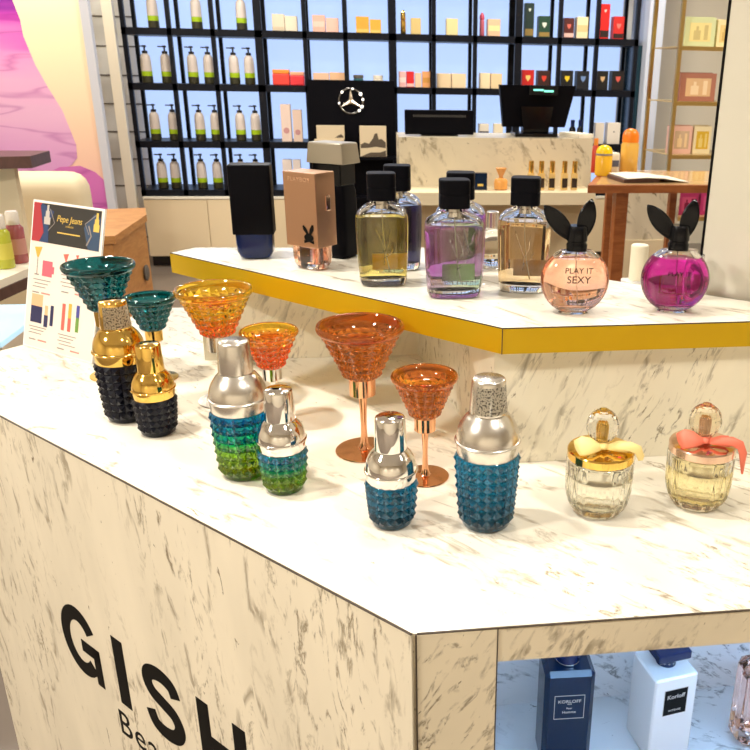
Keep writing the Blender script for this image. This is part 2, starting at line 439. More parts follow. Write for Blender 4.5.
# ------------------------------------------------------------------ raised tier with its gold edge
ZR = 1.13
riser = thing('display_riser', 'raised white marble tier with a gold edge on the counter', 'display stand', (0, 0, 0))
RA = (0.1464, 0.869); RB = (-0.309, 1.304); RC = (-0.280, 1.342)
rp = [RA, (0.600, 0.876), (0.485, 0.960), (0.328, 1.090), (0.085, 1.325), RC, RB]
bm = bmesh.new(); prism(bm, rp, 1.0995, ZR); obj('tier_top', bm, M['marble_top'], riser)
def offs(poly, d):
    out = []; n = len(poly)
    for i in range(n):
        p0, p1, p2 = (Vector(poly[i - 1]), Vector(poly[i]), Vector(poly[(i + 1) % n]))
        d1 = (p1 - p0).normalized(); d2 = (p2 - p1).normalized()
        n1 = Vector((d1.y, -d1.x)); n2 = Vector((d2.y, -d2.x))
        b = (n1 + n2).normalized(); k = d / max(0.25, b.dot(n1))
        out.append(tuple(p1 + b * k))
    return out
ro = offs(rp, 0.0016); ri = offs(rp, 0.0002)
bm = bmesh.new()
for i in range(len(rp)):
    j = (i + 1) % len(rp)
    prism(bm, [ro[i], ro[j], ri[j], ri[i]], 1.0988, ZR - 0.0012)
obj('gold_edge', bm, M['goldband'], riser)
bm = bmesh.new()
r2 = offs(rp, 0.0013)
for i in range(len(rp)):
    j = (i + 1) % len(rp)
    prism(bm, [r2[i], r2[j], ri[j], ri[i]], ZR - 0.0012, ZR + 0.0001)
box(bm, ro[0][0], ro[0][1] - 0.0002, 1.0988, 0.0010, 0.0010, ZR - 1.0988)
obj('joint_line', bm, M['edge'], riser)
bm = bmesh.new(); prism(bm, [(0.1405, 0.886), (0.545, 0.886), (0.33, 1.066), (0.13, 1.26), (0.0764, 1.304)], ZC + 0.0004, 1.0993)
obj('support_box', bm, M['marble_riser'], riser)
bm = bmesh.new(); prism(bm, [(-0.2753, 1.304), (0.0763, 1.304), (0.0763, 1.322), (-0.2753, 1.322)], ZC + 0.0004, 1.0993)
obj('rear_panel', bm, M['marble_riser'], riser)

# ------------------------------------------------------------------ cocktail shaker bottles
def shaker(label, loc, big, glass, metal, rz=0.0, sticker=False, sm=None):
    t = thing('shaker_perfume_bottle', label, 'perfume bottle', (loc[0], loc[1], ZC + 0.0004), rz, 'cocktail shaker perfume bottles')
    bm = bmesh.new()
    if big:
        n, rows, amp = 18, 7, 0.0034
        zt = 0.082; R0, R1 = 0.0268, 0.0322
    else:
        n, rows, amp = 16, 5, 0.0028
        zt = 0.050; R0, R1 = 0.0222, 0.0264
    zb = 0.006
    prof = [(R0 + (R1 - R0) * (j / rows) ** 0.8, zb + (zt - zb) * j / rows) for j in range(rows + 1)]
    vs = studded(bm, prof, n, amp)
    sew(bm, vs[0], [circ(R0 * 0.96, 0.0018, 2 * n), circ(R0 * 0.86, 0.0, 2 * n)])
    sew(bm, vs[-1], [circ(R1 * 0.95, zt + 0.0014, 2 * n)])
    obj('studded_glass', bm, glass, t)
    bm = bmesh.new()
    if big:
        pr = [(0.031, 0.0822), (0.0318, 0.0832), (0.0325, 0.0955), (0.0339, 0.0963), (0.0345, 0.0975), (0.0339, 0.0987), (0.0326, 0.0992), (0.0324, 0.1035),
              (0.0312, 0.1095), (0.0288, 0.1158), (0.0252, 0.1212), (0.0222, 0.1250), (0.0202, 0.1268), (0.0197, 0.1280)]
        cp = [(0.0193, 0.1282), (0.0196, 0.1290), (0.0173, 0.1618), (0.0167, 0.1640), (0.0154, 0.1650)]
    else:
        pr = [(0.0253, 0.0505), (0.0261, 0.0514), (0.0267, 0.0610), (0.0279, 0.0616), (0.0283, 0.0626), (0.0279, 0.0636), (0.0268, 0.0640), (0.0266, 0.0675),
              (0.0256, 0.0725), (0.0238, 0.0772), (0.0212, 0.0812), (0.0186, 0.0842), (0.0176, 0.0856), (0.0172, 0.0864)]
        cp = [(0.0169, 0.0866), (0.0171, 0.0874), (0.0155, 0.1196), (0.0150, 0.1212), (0.0138, 0.1220)]
    lathe(bm, pr, 56); obj('metal_dome', bm, metal, t, smooth=0.9)
    bm = bmesh.new(); lathe(bm, cp, 48); cap = obj('cap', bm, sm or metal, t, smooth=0.7)
    if sticker:
        bm = bmesh.new(); uv = bm.loops.layers.uv.new('UVMap'); n = 14
        a0, a1 = math.radians(-90 - 52), math.radians(-90 + 66)
        def rad(z): return cp[1][0] + (cp[2][0] - cp[1][0]) * (z - cp[1][1]) / (cp[2][1] - cp[1][1]) + 0.00025
        zs = (0.1305, 0.1595); rows_ = []
        for zz in zs:
            rows_.append([bm.verts.new((rad(zz) * math.cos(a0 + (a1 - a0) * k / n), rad(zz) * math.sin(a0 + (a1 - a0) * k / n), zz)) for k in range(n + 1)])
        for k in range(n):
            f = bm.faces.new((rows_[0][k], rows_[0][k + 1], rows_[1][k + 1], rows_[1][k])); f.smooth = True
            for l, (u, w) in zip(f.loops, ((k / n, 0), ((k + 1) / n, 0), ((k + 1) / n, 1), (k / n, 1))): l[uv].uv = (u, w)
        g = bmesh.ops.solidify(bm, geom=list(bm.faces), thickness=0.0002)
        obj('printed_sticker', bm, M['sticker'], cap, recalc=True)
    return t
shaker('tall blue studded bottle with satin silver shaker top and printed sticker', (0.1138, 0.7500), True, M['blue_stud'], M['satin'], 0.06, True)
shaker('short blue studded bottle with shiny silver shaker top', (0.0143, 0.7610), False, M['blue_stud'], M['chrome'], 0.1)
shaker('tall blue to green studded bottle with satin silver shaker top', (-0.1560, 0.8920), True, M['ombre_l'], M['satin'], 0.12)
shaker('short blue to green studded bottle with shiny silver shaker top', (-0.1055, 0.8485), False, M['ombre_s'], M['chrome'], 0.2)
shaker('tall black studded bottle with gold shaker top and printed sticker', (-0.3360, 1.0760), True, M['blackstud'], M['gold'], 0.38, True)
shaker('short black studded bottle with gold shaker top', (-0.2842, 1.0215), False, M['blackstud'], M['gold'], 0.2)

# ------------------------------------------------------------------ cocktail glass bottles
def martini(label, loc, big, glass, metal, rz=0.0):
    t = thing('cocktail_glass_perfume_bottle', label, 'perfume bottle', (loc[0], loc[1], ZC + 0.0004), rz, 'cocktail glass perfume bottles')
    if big: zb, zt, R0, R1, n, rows, amp = 0.100, 0.167, 0.0205, 0.0492, 20, 6, 0.0026
    else:   zb, zt, R0, R1, n, rows, amp = 0.079, 0.130, 0.0158, 0.0356, 18, 5, 0.0022
    H = zt - zb; zr = zb + H * 0.83
    bm = bmesh.new()
    prof = [(R0 + (R1 - R0) * (j / rows) * 0.90, zb + (zr - zb) * j / rows) for j in range(rows + 1)]
    vs = studded(bm, prof, n, amp)
    N = 2 * n
    sew(bm, vs[0], [circ(R0 * 0.9, zb - 0.0006, N)])
    k = R1 / 0.05
    lip = [circ(R1 * 1.015, zr + 0.0012 * k, N), circ(R1 * 1.07, zr + 0.0046 * k, N), circ(R1 * 1.085, zr + 0.0078 * k, N), circ(R1 * 1.06, zt - 0.0006, N), circ(R1 * 1.03, zt, N),
           circ(R1 * 0.985, zt - 0.0008, N), circ(R1 * 0.93, zt - 0.006 * k, N), circ(R1 * 0.80, zt - 0.0135 * k, N), circ(R1 * 0.64, zt - 0.0175 * k, N), circ(R1 * 0.36, zt - 0.0195 * k, N), circ(R1 * 0.12, zt - 0.020 * k, N)]
    sew(bm, vs[-1], lip)
    obj('studded_bowl', bm, glass, t)
    bm = bmesh.new()
    q = 1.0 if big else 0.77
    zh = zb - 0.024 * q
    lathe(bm, [(0.0150 * q, zh), (0.0162 * q, zh + 0.0008), (0.0166 * q, zb - 0.0012), (0.0160 * q, zb - 0.0007)], 40)
    obj('bowl_holder', bm, metal, t, smooth=0.6)
    bm = bmesh.new()
    lathe(bm, [(0.0092 * q, 0.0034), (0.0066 * q, 0.0060), (0.0048 * q, 0.0120), (0.0040 * q, 0.024), (0.0038 * q, zh * 0.5), (0.0044 * q, zh - 0.02 * q), (0.0056 * q, zh - 0.0004)], 24)
    obj('stem', bm, metal, t, smooth=0.9)
    bm = bmesh.new()
    lathe(bm, [(0.0355 * q, 0.0), (0.0365 * q, 0.0006), (0.0362 * q, 0.0014), (0.020 * q, 0.0026), (0.0095 * q, 0.0036)], 64)
    obj('foot', bm, metal, t, smooth=0.9)
    return t
martini('tall amber cocktail glass bottle on a copper stem', (-0.0150, 0.9395), True, M['amber_glass'], M['rosegold'])
martini('short amber cocktail glass bottle on a copper stem', (0.0565, 0.8600), False, M['amber_glass'], M['rosegold'], 0.1)
martini('tall yellow cocktail glass bottle with orange base on a silver stem', (-0.2164, 1.1267), True, M['sunset_l'], M['satin'])
martini('short orange cocktail glass bottle with yellow rim on a silver stem', (-0.1358, 1.0442), False, M['sunset_s'], M['chrome'], 0.1)
martini('tall dark teal cocktail glass bottle on a gold stem', (-0.4020, 1.2480), True, M['teal_glass'], M['gold']).scale = (0.97, 0.97, 1.06)
martini('short dark teal cocktail glass bottle on a gold stem', (-0.3302, 1.2283), False, M['teal_glass'], M['gold'], 0.1)

# ------------------------------------------------------------------ fluted jar bottles with ribbon bows
def fluted(label, loc, rz, lid, ribbon, liq, level, stop, tail):
    t = thing('fluted_perfume_bottle', label, 'perfume bottle', (loc[0], loc[1], ZC + 0.0004), rz, 'fluted perfume bottles with bows')
    def fr(R, z, d, n=96):
        return [Vector((R * (1 - d * (0.5 + 0.5 * math.cos(18 * 2 * PI * i / n))) * math.cos(2 * PI * i / n), R * (1 - d * (0.5 + 0.5 * math.cos(18 * 2 * PI * i / n))) * math.sin(2 * PI * i / n), z)) for i in range(n)]
    bm = bmesh.new()
    P = [(0.0235, 0, 0), (0.0262, 0.0012, 0.02), (0.0305, 0.006, 0.05), (0.0342, 0.014, 0.06), (0.0362, 0.025, 0.06), (0.0368, 0.040, 0.055), (0.0368, 0.056, 0.03), (0.0366, 0.0625, 0.0), (0.0350, 0.0638, 0)]
    rings(bm, [fr(r, z, d) for r, z, d in P])
    inner = [(0.018, 0.0085), (0.026, 0.011), (0.0295, 0.018), (0.0312, 0.028), (0.0316, 0.058), (0.030, 0.0605)]
    lathe(bm, inner, 96, flip=True)
    obj('fluted_glass', bm, M['clear'], t, smooth=True, recalc=False)
    bm = bmesh.new()
    L = [(0.0179, 0.0083), (0.0262, 0.0108), (0.0297, 0.018), (0.0314, 0.028), (0.0317, level), (0.030, level + 0.0001)]
    lathe(bm, L, 64); obj('perfume', bm, liq, t, smooth=0.8)
    bm = bmesh.new(); lathe(bm, [(0.0352, 0.0641), (0.0362, 0.0648), (0.0362, 0.0725), (0.0350, 0.0742), (0.0200, 0.0765), (0.0075, 0.0772), (0.0072, 0.0800)], 64)
    obj('lid', bm, lid, t, smooth=0.5)
    bm = bmesh.new()
    sp = []
    for k in range(13):
        a = -PI / 2 + PI * k / 12
        sp.append((max(0.0050, 0.0178 * math.cos(a)), 0.1005 + 0.0192 * math.sin(a)))
    lathe(bm, sp, 16); st = obj('stopper', bm, stop, t)
    bm = bmesh.new(); lathe(bm, [(0.0060, 0.0800), (0.0062, 0.0830), (0.0040, 0.0900), (0.0048, 0.1020), (0.0030, 0.1040)], 20)
    obj('stopper_core', bm, lid, t, smooth=0.8)
    # the bow: knot, two loops and a tail lying over the lid
    bm = bmesh.new()
    def band(path, wid, th=0.0007):
        pts = [Vector(p) for p in path]; rr = []
        for i, p in enumerate(pts):
            d = (pts[min(i + 1, len(pts) - 1)] - pts[max(i - 1, 0)]).normalized()
            s = d.cross(Vector((0, -0.75, 0.66))).normalized(); u = s.cross(d)
            w = wid[i]
            rr.append([p + s * (w * math.cos(2 * PI * k / 12)) + u * (th * math.sin(2 * PI * k / 12) + 0.22 * w * (1 - math.cos(4 * PI * k / 12)) * 0.5) for k in range(12)])
        rings(bm, rr)
    zb = 0.0815
    band([(0.0, -0.0125, zb), (-0.006, -0.0150, zb + 0.001), (-0.014, -0.0170, zb + 0.003), (-0.0225, -0.0170, zb + 0.003), (-0.0285, -0.0150, zb - 0.0005), (-0.0262, -0.012, zb - 0.003), (-0.015, -0.0105, zb - 0.001), (-0.004, -0.011, zb)],
         [0.0026, 0.0050, 0.0094, 0.0112, 0.0090, 0.0072, 0.0052, 0.0026])
    band([(0.0, -0.0125, zb), (0.007, -0.0150, zb + 0.001), (0.015, -0.0165, zb + 0.0025), (0.0235, -0.0160, zb + 0.002), (0.0275, -0.0135, zb - 0.001), (0.022, -0.0105, zb - 0.002), (0.012, -0.0105, zb - 0.001), (0.003, -0.011, zb)],
         [0.0026, 0.0040, 0.0062, 0.0066, 0.0052, 0.0046, 0.0040, 0.0026])
    band([(0.002, -0.0135, zb), (0.014, -0.0175, zb + 0.003), (0.027, -0.0180, zb + 0.003), (0.0365, -0.0165, zb - 0.002), (0.0405, -0.016, zb - 0.012), (0.0425, -0.016, zb - tail)], [0.0025, 0.0046, 0.0054, 0.0056, 0.0046, 0.0012])
    band([(-0.004, -0.0125, zb + 0.001), (0.0, -0.0150, zb + 0.0015), (0.004, -0.0125, zb + 0.001)], [0.0034, 0.0040, 0.0034], 0.0016)
    lathe(bm, [(0.0078, zb - 0.003), (0.0092, zb - 0.002), (0.0092, zb + 0.002), (0.0078, zb + 0.003)], 24)
    obj('ribbon_bow', bm, ribbon, t, smooth=True)
    return t
fluted('clear fluted jar bottle with gold lid and cream ribbon bow', (0.2400, 0.7650), -0.1, M['gold'], M['cream_ribbon'], M['liq_pale'], 0.044, M['clear'], 0.013)
fluted('fluted jar bottle of straw perfume with rose lid and coral ribbon bow', (0.3563, 0.7690), -0.2, M['rosebright'], M['pink_ribbon'], M['liq_straw'], 0.046, M['clearamber'], 0.036)

# ------------------------------------------------------------------ bottles on the raised tier
def flacon(label, loc, liq, rz=0.0, q=1.0, level=0.088, patch=None):
    t = thing('square_shouldered_perfume_bottle', label, 'perfume bottle', (loc[0], loc[1], ZR + 0.0004), rz, 'black capped glass perfume bottles')
    E = 2.9; wf = 1.09 if patch and 'lilac' in label else 1.0
    bm = bmesh.new()
    O = [(0.0255, 0.016, 0.0), (0.0285, 0.0185, 0.0012), (0.0305, 0.0200, 0.006), (0.0325, 0.0212, 0.04), (0.0335, 0.0218, 0.078), (0.0330, 0.0215, 0.088), (0.0305, 0.0200, 0.0955), (0.0245, 0.0175, 0.1010), (0.0165, 0.0145, 0.1045), (0.0130, 0.0125, 0.1062), (0.0125, 0.0120, 0.1080)]
    rings(bm, [sup(a * q * (wf if z < 0.1 else 1), b * q, z * q, E if z < 0.1 else 2.6) for a, b, z in O])
    I = [(0.0240, 0.0135, 0.0100), (0.0275, 0.0160, 0.0130), (0.0298, 0.0180, 0.04), (0.0308, 0.0186, 0.078), (0.0302, 0.0183, 0.087), (0.0270, 0.0165, 0.0935), (0.0200, 0.0135, 0.0985), (0.0090, 0.0085, 0.1015), (0.0080, 0.0078, 0.1060)]
    rings(bm, [sup(a * q * (wf if z < 0.1 else 1), b * q, z * q, E if z < 0.1 else 2.4) for a, b, z in I], flip=True)
    obj('bottle_glass', bm, M['clear'], t, smooth=True, recalc=False)
    bm = bmesh.new()
    L = [(a + 0.0002, b + 0.0002, z) for a, b, z in I if z < level - 0.001]
    a, b, z = L[-1]
    L.append((0.0308 if level < 0.09 else 0.029, 0.0186, level))
    rings(bm, [sup(a * q * wf, b * q, z * q, E) for a, b, z in L]); obj('perfume', bm, liq, t, smooth=0.8)
    bm = bmesh.new(); tube(bm, [(0.0, 0, 0.104 * q), (0.001, 0, 0.07 * q), (0.004, 0.002, 0.04 * q), (0.009, 0.002, 0.016 * q)], 0.0007, 8)
    obj('dip_tube', bm, flat('clear_tube', 214, 206, 190, 0.2), t, smooth=True)
    bm = bmesh.new(); lathe(bm, [(0.0078 * q, 0.0985 * q), (0.0078 * q, 0.1085 * q), (0.006 * q, 0.109 * q)], 20); obj('neck', bm, M['satin'], t, smooth=0.7)
    bm = bmesh.new()
    zz = 0.1086 * q; hh = 0.0335 * q
    rings(bm, [sup(0.0176 * q, 0.0158 * q, zz, 4), sup(0.0182 * q, 0.0164 * q, zz + 0.0007, 4), sup(0.0182 * q, 0.0164 * q, zz + hh * 0.46, 4), sup(0.0178 * q, 0.0160 * q, zz + hh * 0.47, 4), sup(0.0178 * q, 0.0160 * q, zz + hh * 0.49, 4), sup(0.0182 * q, 0.0164 * q, zz + hh * 0.50, 4), sup(0.0182 * q, 0.0164 * q, zz + hh - 0.0012, 4), sup(0.0172 * q, 0.0154 * q, zz + hh, 4)])
    obj('cap', bm, M['blacksatin'], t, smooth=0.6)
    if patch:
        bm = bmesh.new(); box(bm, 0.006 * q, 0.0186 * q, 0.017 * q, 0.036 * q, 0.0005, 0.021 * q); obj('back_sticker', bm, patch, t)
    # raised plant-like relief on the front glass
    bm = bmesh.new()
    f = -0.0222 * q
    tube(bm, [(0.001 * q, f + 0.0006, 0.030 * q), (0.002 * q, f, 0.048 * q), (-0.004 * q, f, 0.064 * q), (-0.010 * q, f + 0.0006, 0.080 * q)], [0.0003, 0.0006, 0.0006, 0.0002], 8)
    tube(bm, [(0.002 * q, f + 0.0004, 0.046 * q), (0.008 * q, f, 0.058 * q), (0.009 * q, f + 0.0004, 0.074 * q)], [0.0006, 0.0006, 0.0002], 8)
    tube(bm, [(0.001 * q, f + 0.0006, 0.038 * q), (0.010 * q, f, 0.044 * q), (0.014 * q, f + 0.0008, 0.054 * q)], [0.0006, 0.0005, 0.0002], 8)
    obj('relief', bm, M['clear'], t, smooth=True)
    return t
yl = flat('yellow_sticker', 244, 206, 110); gs = flat('pale_green_sticker', 196, 216, 172); bs = flat('tan_sticker', 226, 190, 130)
flacon('black capped bottle of yellow perfume at the front of the tier', (0.0160, 1.083), M['liq_yellow'], 0.02, 1.041, 0.0895, yl)
flacon('black capped bottle of dark navy perfume behind the yellow one', (0.0405, 1.1764), M['liq_navy'], -0.10, 1.041, 0.0895)
flacon('black capped bottle of lilac and green perfume', (0.1052, 1.0145), M['liq_bicolour'], 0.02, 1.041, 0.0895, gs)
flacon('black capped bottle of purple perfume behind the lilac and green one', (0.1215, 1.0913), M['liq_purple'], -0.15, 1.041, 0.0895)
flacon('black capped bottle of tan perfume beside the peach bunny bottle', (0.1995, 1.037), M['liq_brown'], -0.25, 1.041, 0.0895, bs)

def bunny(label, loc, liq, rz, words):
    t = thing('bunny_ear_perfume_bottle', label, 'perfume bottle', (loc[0], loc[1], ZR + 0.0004), rz, 'round bunny eared perfume bottles')
    bm = bmesh.new()
    R = 0.0412; zc = 0.0395
    def pr(sc, lo, hi, n=18):
        out = []
        a0 = math.asin((lo - zc) / (R * sc)); a1 = math.asin((hi - zc) / (R * sc))
        for k in range(n + 1):
            a = a0 + (a1 - a0) * k / n
            out.append((R * sc * math.cos(a), 0.62 * R * sc * math.cos(a), zc + R * sc * math.sin(a)))
        return out
    O = [(0.018, 0.011, 0.0)] + pr(1.0, 0.0012, 0.0758) 
    rings(bm, [sup(a, b, z, 2.1, 48) for a, b, z in O])
    I = pr(0.915, 0.0095, 0.0735)
    rings(bm, [sup(a, b * 0.98, z, 2.1, 48) for a, b, z in I], flip=True)
    obj('round_glass', bm, M['clear'], t, smooth=True, recalc=False)
    bm = bmesh.new(); L = pr(0.918, 0.0093, 0.0665)
    rings(bm, [sup(a, b * 0.98, z, 2.1, 48) for a, b, z in L]); obj('perfume', bm, liq, t, smooth=0.8)
    bm = bmesh.new()
    lathe(bm, [(0.0090, 0.0760), (0.0122, 0.0762), (0.0126, 0.0830), (0.0113, 0.0850), (0.0113, 0.0865), (0.0122, 0.0875), (0.0118, 0.1035), (0.0105, 0.1052)], 36)
    cap = obj('cap', bm, M['blackgloss'], t, smooth=0.7)
    for s, tip in ((-1, (-0.0408, 0.0, 0.1280)), (1, (0.0150, 0.002, 0.1360))):
        bm = bmesh.new()
        base = Vector((s * 0.0050, 0, 0.0885)); tp = Vector(tip); d = tp - base; L_ = d.length; d.normalize()
        side = d.cross(Vector((0, 1, 0))).normalized(); rr = []
        for k in range(15):
            u = k / 14
            w = 0.0100 * (math.sin(PI * min(1, (0.10 + 0.90 * u)) ** 1.15) ** 0.75) + 0.0006
            th = w * 0.36
            p = base + d * (L_ * u)
            rr.append([p + side * w * math.cos(2 * PI * i / 20) + Vector((0, 1, 0)) * (th * math.sin(2 * PI * i / 20) + (0.25 * w * math.cos(2 * PI * i / 20) ** 2 * -1 if math.sin(2 * PI * i / 20) < 0 else 0)) for i in range(20)])
        rings(bm, rr); obj('ear', bm, M['blackgloss'], cap, smooth=True)
    bm = bmesh.new(); tube(bm, [(0, 0, 0.084), (0, 0, 0.05), (0.004, 0, 0.014)], 0.0007, 8); obj('dip_tube', bm, M['satin'], t, smooth=True)
    y = -0.62 * R * 0.985
    for body, size, z in words:
        yy = -0.62 * math.sqrt(max(0, R * R - (z - zc) ** 2)) - 0.0004
        text('printed_words', body, size, frame_at((0.001, yy, z), (1, 0, 0), (0, -0.12 if z > zc else 0.0, 1)), M['ink'], t, 0.0, 0.0001)
    return t
bunny('round bottle of peach perfume with black bunny ear cap', (0.2420, 0.9270), M['liq_peach'], -0.10, [('PLAY IT', 0.0098, 0.0560), ('SEXY', 0.0125, 0.0455)])
bunny('round bottle of magenta perfume with black bunny ear cap', (0.3665, 0.9245), M['liq_magenta'], -0.22, [('PLAY IT', 0.0080, 0.0510)])

# rose gold lighter-shaped bottle
t = thing('rose_gold_perfume_bottle', 'rose gold boxy bottle with a rabbit emblem and clear glass foot', 'perfume bottle', (-0.0835, 1.186, ZR + 0.0004), math.radians(-37))
bm = bmesh.new(); box(bm, 0, 0, 0.034, 0.058, 0.042, 0.104, 0.0012); obj('cap_case', bm, M['rosesatin'], t)
bm = bmesh.new()
F = [(0.018, 0.012, 0.0), (0.0215, 0.0150, 0.002), (0.0248, 0.0175, 0.009), (0.0262, 0.0186, 0.018), (0.0264, 0.0188, 0.0336)]
rings(bm, [sup(a, b, z, 4.5) for a, b, z in F]); obj('glass_foot', bm, M['clear'], t, smooth=0.8)
bm = bmesh.new(); rings(bm, [sup(a * 0.72, b * 0.72, z, 4) for a, b, z in ((0.0215, 0.015, 0.009), (0.0250, 0.0180, 0.013), (0.0255, 0.0185, 0.032))]); obj('perfume', bm, M['liq_peach'], t, smooth=0.8)
fm = frame_at((-0.0045, -0.0212, 0.0660), (1, 0, 0), (0, 0, 1)) @ Matrix.Diagonal((1.85, 1.0, 1, 1)) @ Matrix.Translation((-0.003, -0.001, 0))
rab = [[(0.0125 + x, y) for x, y in arc(0, -0.0165, 0.0046, 0.0056, 0, 342, 18)],
       [(0.0105, -0.012), (0.0075, -0.006), (0.0068, -0.0005), (0.0080, 0.0006), (0.0105, -0.004), (0.0128, -0.0115)],
       [(0.0128, -0.0115), (0.0138, -0.004), (0.0160, 0.0022), (0.0176, 0.0018), (0.0174, -0.005), (0.0152, -0.0118)],
       [(0.0125, -0.0225), (0.0078, -0.0250), (0.0078, -0.0200)], [(0.0125, -0.0225), (0.0172, -0.0250), (0.0172, -0.0200)]]
obj('rabbit_emblem', polys(bmesh.new(), rab, fm), M['ink'], t)
text('embossed_words', 'PLAYBOY', 0.0085, frame_at((0, -0.0211, 0.128), (1, 0, 0), (0, 0, 1)), M['rosebright'], t, 0, 0.0002, spacing=1.15)
bm = bmesh.new(); box(bm, 0.0293, 0.004, 0.085, 0.0022, 0.010, 0.022, 0.001); obj('side_clip', bm, M['rosebright'], t)

# black bottle with a silver block cap
t = thing('silver_capped_perfume_bottle', 'tall black bottle with a chunky brushed silver cap', 'perfume bottle', (-0.0515, 1.2700, ZR + 0.0004), math.radians(-35))
bm = bmesh.new(); rings(bm, [sup(0.0255, 0.0185, 0, 6), sup(0.0300, 0.0215, 0.003, 6), sup(0.0310, 0.0220, 0.03, 6), sup(0.0290, 0.0205, 0.100, 6), sup(0.0265, 0.0190, 0.1095, 6)]); obj('bottle_body', bm, M['blacksatin'], t, smooth=0.7)
bm = bmesh.new(); box(bm, 0, 0, 0.1097, 0.052, 0.037, 0.0313, 0.0015); obj('collar', bm, M['blackgloss'], t)
bm = bmesh.new()
def rr_box(a, b, z, r=0.003):
    out = []
    for cx, cy, s in ((a - r, b - r, 0), (-a + r, b - r, 90), (-a + r, -b + r, 180), (a - r, -b + r, 270)):
        for k in range(5):
            th = math.radians(s + 90 * k / 4); out.append(Vector((cx + r * math.cos(th), cy + r * math.sin(th), z)))
    return out
rings(bm, [rr_box(0.0336, 0.0220, 0.1412), rr_box(0.0342, 0.0226, 0.1418), rr_box(0.0312, 0.0206, 0.1695), rr_box(0.0296, 0.0192, 0.1711)]); obj('cap', bm, M['steelbrush'], t, smooth=0.5)

# navy bottle at the far left of the tier
t = thing('navy_perfume_bottle', 'black cased bottle with glossy blue foot at the left end of the tier', 'perfume bottle', (-0.1735, 1.2610, ZR + 0.0004), math.radians(0))
bm = bmesh.new(); rings(bm, [rr_box(0.0298, 0.0195, 0.0385, 0.004), rr_box(0.0301, 0.0198, 0.0392, 0.004), rr_box(0.0300, 0.0200, 0.0965, 0.004), rr_box(0.0305, 0.0202, 0.0985, 0.004), rr_box(0.0302, 0.0200, 0.1385, 0.004), rr_box(0.0292, 0.0190, 0.1398, 0.004)]); obj('cap_case', bm, M['blacksatin'], t, smooth=0.5)
bm = bmesh.new(); rings(bm, [sup(0.016, 0.011, 0, 4), sup(0.0225, 0.0150, 0.0030, 4), sup(0.0270, 0.0175, 0.011, 4), sup(0.0274, 0.0180, 0.022, 4.5), sup(0.0278, 0.0182, 0.0383, 5)]); obj('foot', bm, M['navygloss'], t, smooth=0.8)

# clear bottles seen behind the others
def clear_block(label, loc, rz, w, d, h):
    t = thing('square_glass_perfume_bottle', label, 'perfume bottle', loc, rz)
    bm = bmesh.new(); box(bm, 0, 0, 0, w, d, h, 0.003); 
    b2 = bmesh.new(); bmesh.ops.create_cube(b2, size=1.0)
    for v in b2.verts: v.co = Vector((v.co.x * (w - 0.008), v.co.y * (d - 0.008), (v.co.z + 0.5) * (h - 0.016) + 0.009))
    bmesh.ops.reverse_faces(b2, faces=b2.faces)
    me = D.meshes.new('tmp'); b2.to_mesh(me); b2.free(); bm.from_mesh(me); D.meshes.remove(me)
    obj('bottle_glass', bm, M['clear'], t, recalc=False)
    bm = bmesh.new(); lathe(bm, [(0.006, h + 0.0002), (0.006, h + 0.006), (0.005, h + 0.0065)], 20); obj('spray_neck', bm, M['satin'], t, smooth=0.7)
    return t
clear_block('clear square glass bottle half hidden behind the magenta bunny bottle', (0.4135, 0.990, ZR + 0.0004), -0.5, 0.030, 0.022, 0.056)
t = thing('round_glass_perfume_bottle', 'round clear glass bottle peeping out behind the purple perfume', 'perfume bottle', (0.176, 1.160, ZR + 0.0004), 0.2)
bm = bmesh.new(); rings(bm, [sup(0.004 + 0.031 * math.sin(PI * k / 14) if 0 < k < 14 else 0.006, 0.004 + 0.012 * math.sin(PI * k / 14), 0.0 + 0.062 * (1 - math.cos(PI * k / 14)) / 2, 2.2) for k in range(15)]); obj('bottle_glass', bm, M['clear'], t, smooth=True)
bm = bmesh.new(); lathe(bm, [(0.009, 0.0622), (0.009, 0.084), (0.008, 0.085)], 24); obj('cap', bm, M['satin'], t, smooth=0.6)

# white bottle standing on the counter behind the tier
t = thing('white_perfume_bottle', 'white bottle with a tall white cap standing behind the tier', 'perfume bottle', (0.5435, 1.575, ZC + 0.0004), 0.1)
bm = bmesh.new(); box(bm, 0, 0, 0, 0.056, 0.045, 0.058, 0.004); obj('bottle_body', bm, M['whitegloss'], t)
bm = bmesh.new(); lathe(bm, [(0.0175, 0.0582), (0.0182, 0.059), (0.0178, 0.1285), (0.0160, 0.1305)], 40); obj('cap', bm, flat('ivory_cap', 238, 230, 208, 0.4), t, smooth=0.6)

# ------------------------------------------------------------------ bottles in the open compartment
ZS = 0.5604
t = thing('navy_square_perfume_bottle', 'navy square bottle with silver framed label on the lower shelf', 'perfume bottle', (0.2305, 0.8075, ZS), math.radians(-2))
bm = bmesh.new(); box(bm, 0, 0, 0, 0.0635, 0.052, 0.1500, 0.0058, seg=1); obj('bottle_body', bm, M['navybox'], t)
bm = bmesh.new(); lathe(bm, [(0.0135, 0.1502), (0.0145, 0.1508), (0.0145, 0.1560), (0.0165, 0.1562), (0.0165, 0.1800), (0.0150, 0.1810)], 40); cap = obj('cap', bm, M['navygloss'], t, smooth=0.6)
bm = bmesh.new(); lathe(bm, [(0.0150, 0.1512), (0.0152, 0.1514), (0.0152, 0.1530), (0.0150, 0.1532)], 40); obj('collar_ring', bm, M['chrome'], cap, smooth=0.6)
lf = frame_at((0.000, -0.0262, 0.0985), (1, 0, 0), (0, 0, 1))
bm = bmesh.new(); polys(bm, [rect(-0.0192, -0.0182, 0.0192, -0.0176), rect(-0.0192, 0.0176, 0.0192, 0.0182), rect(-0.0192, -0.0176, -0.0186, 0.0176), rect(0.0186, -0.0176, 0.0192, 0.0176)], lf); lab = obj('label_frame', bm, M['silverl'], t)
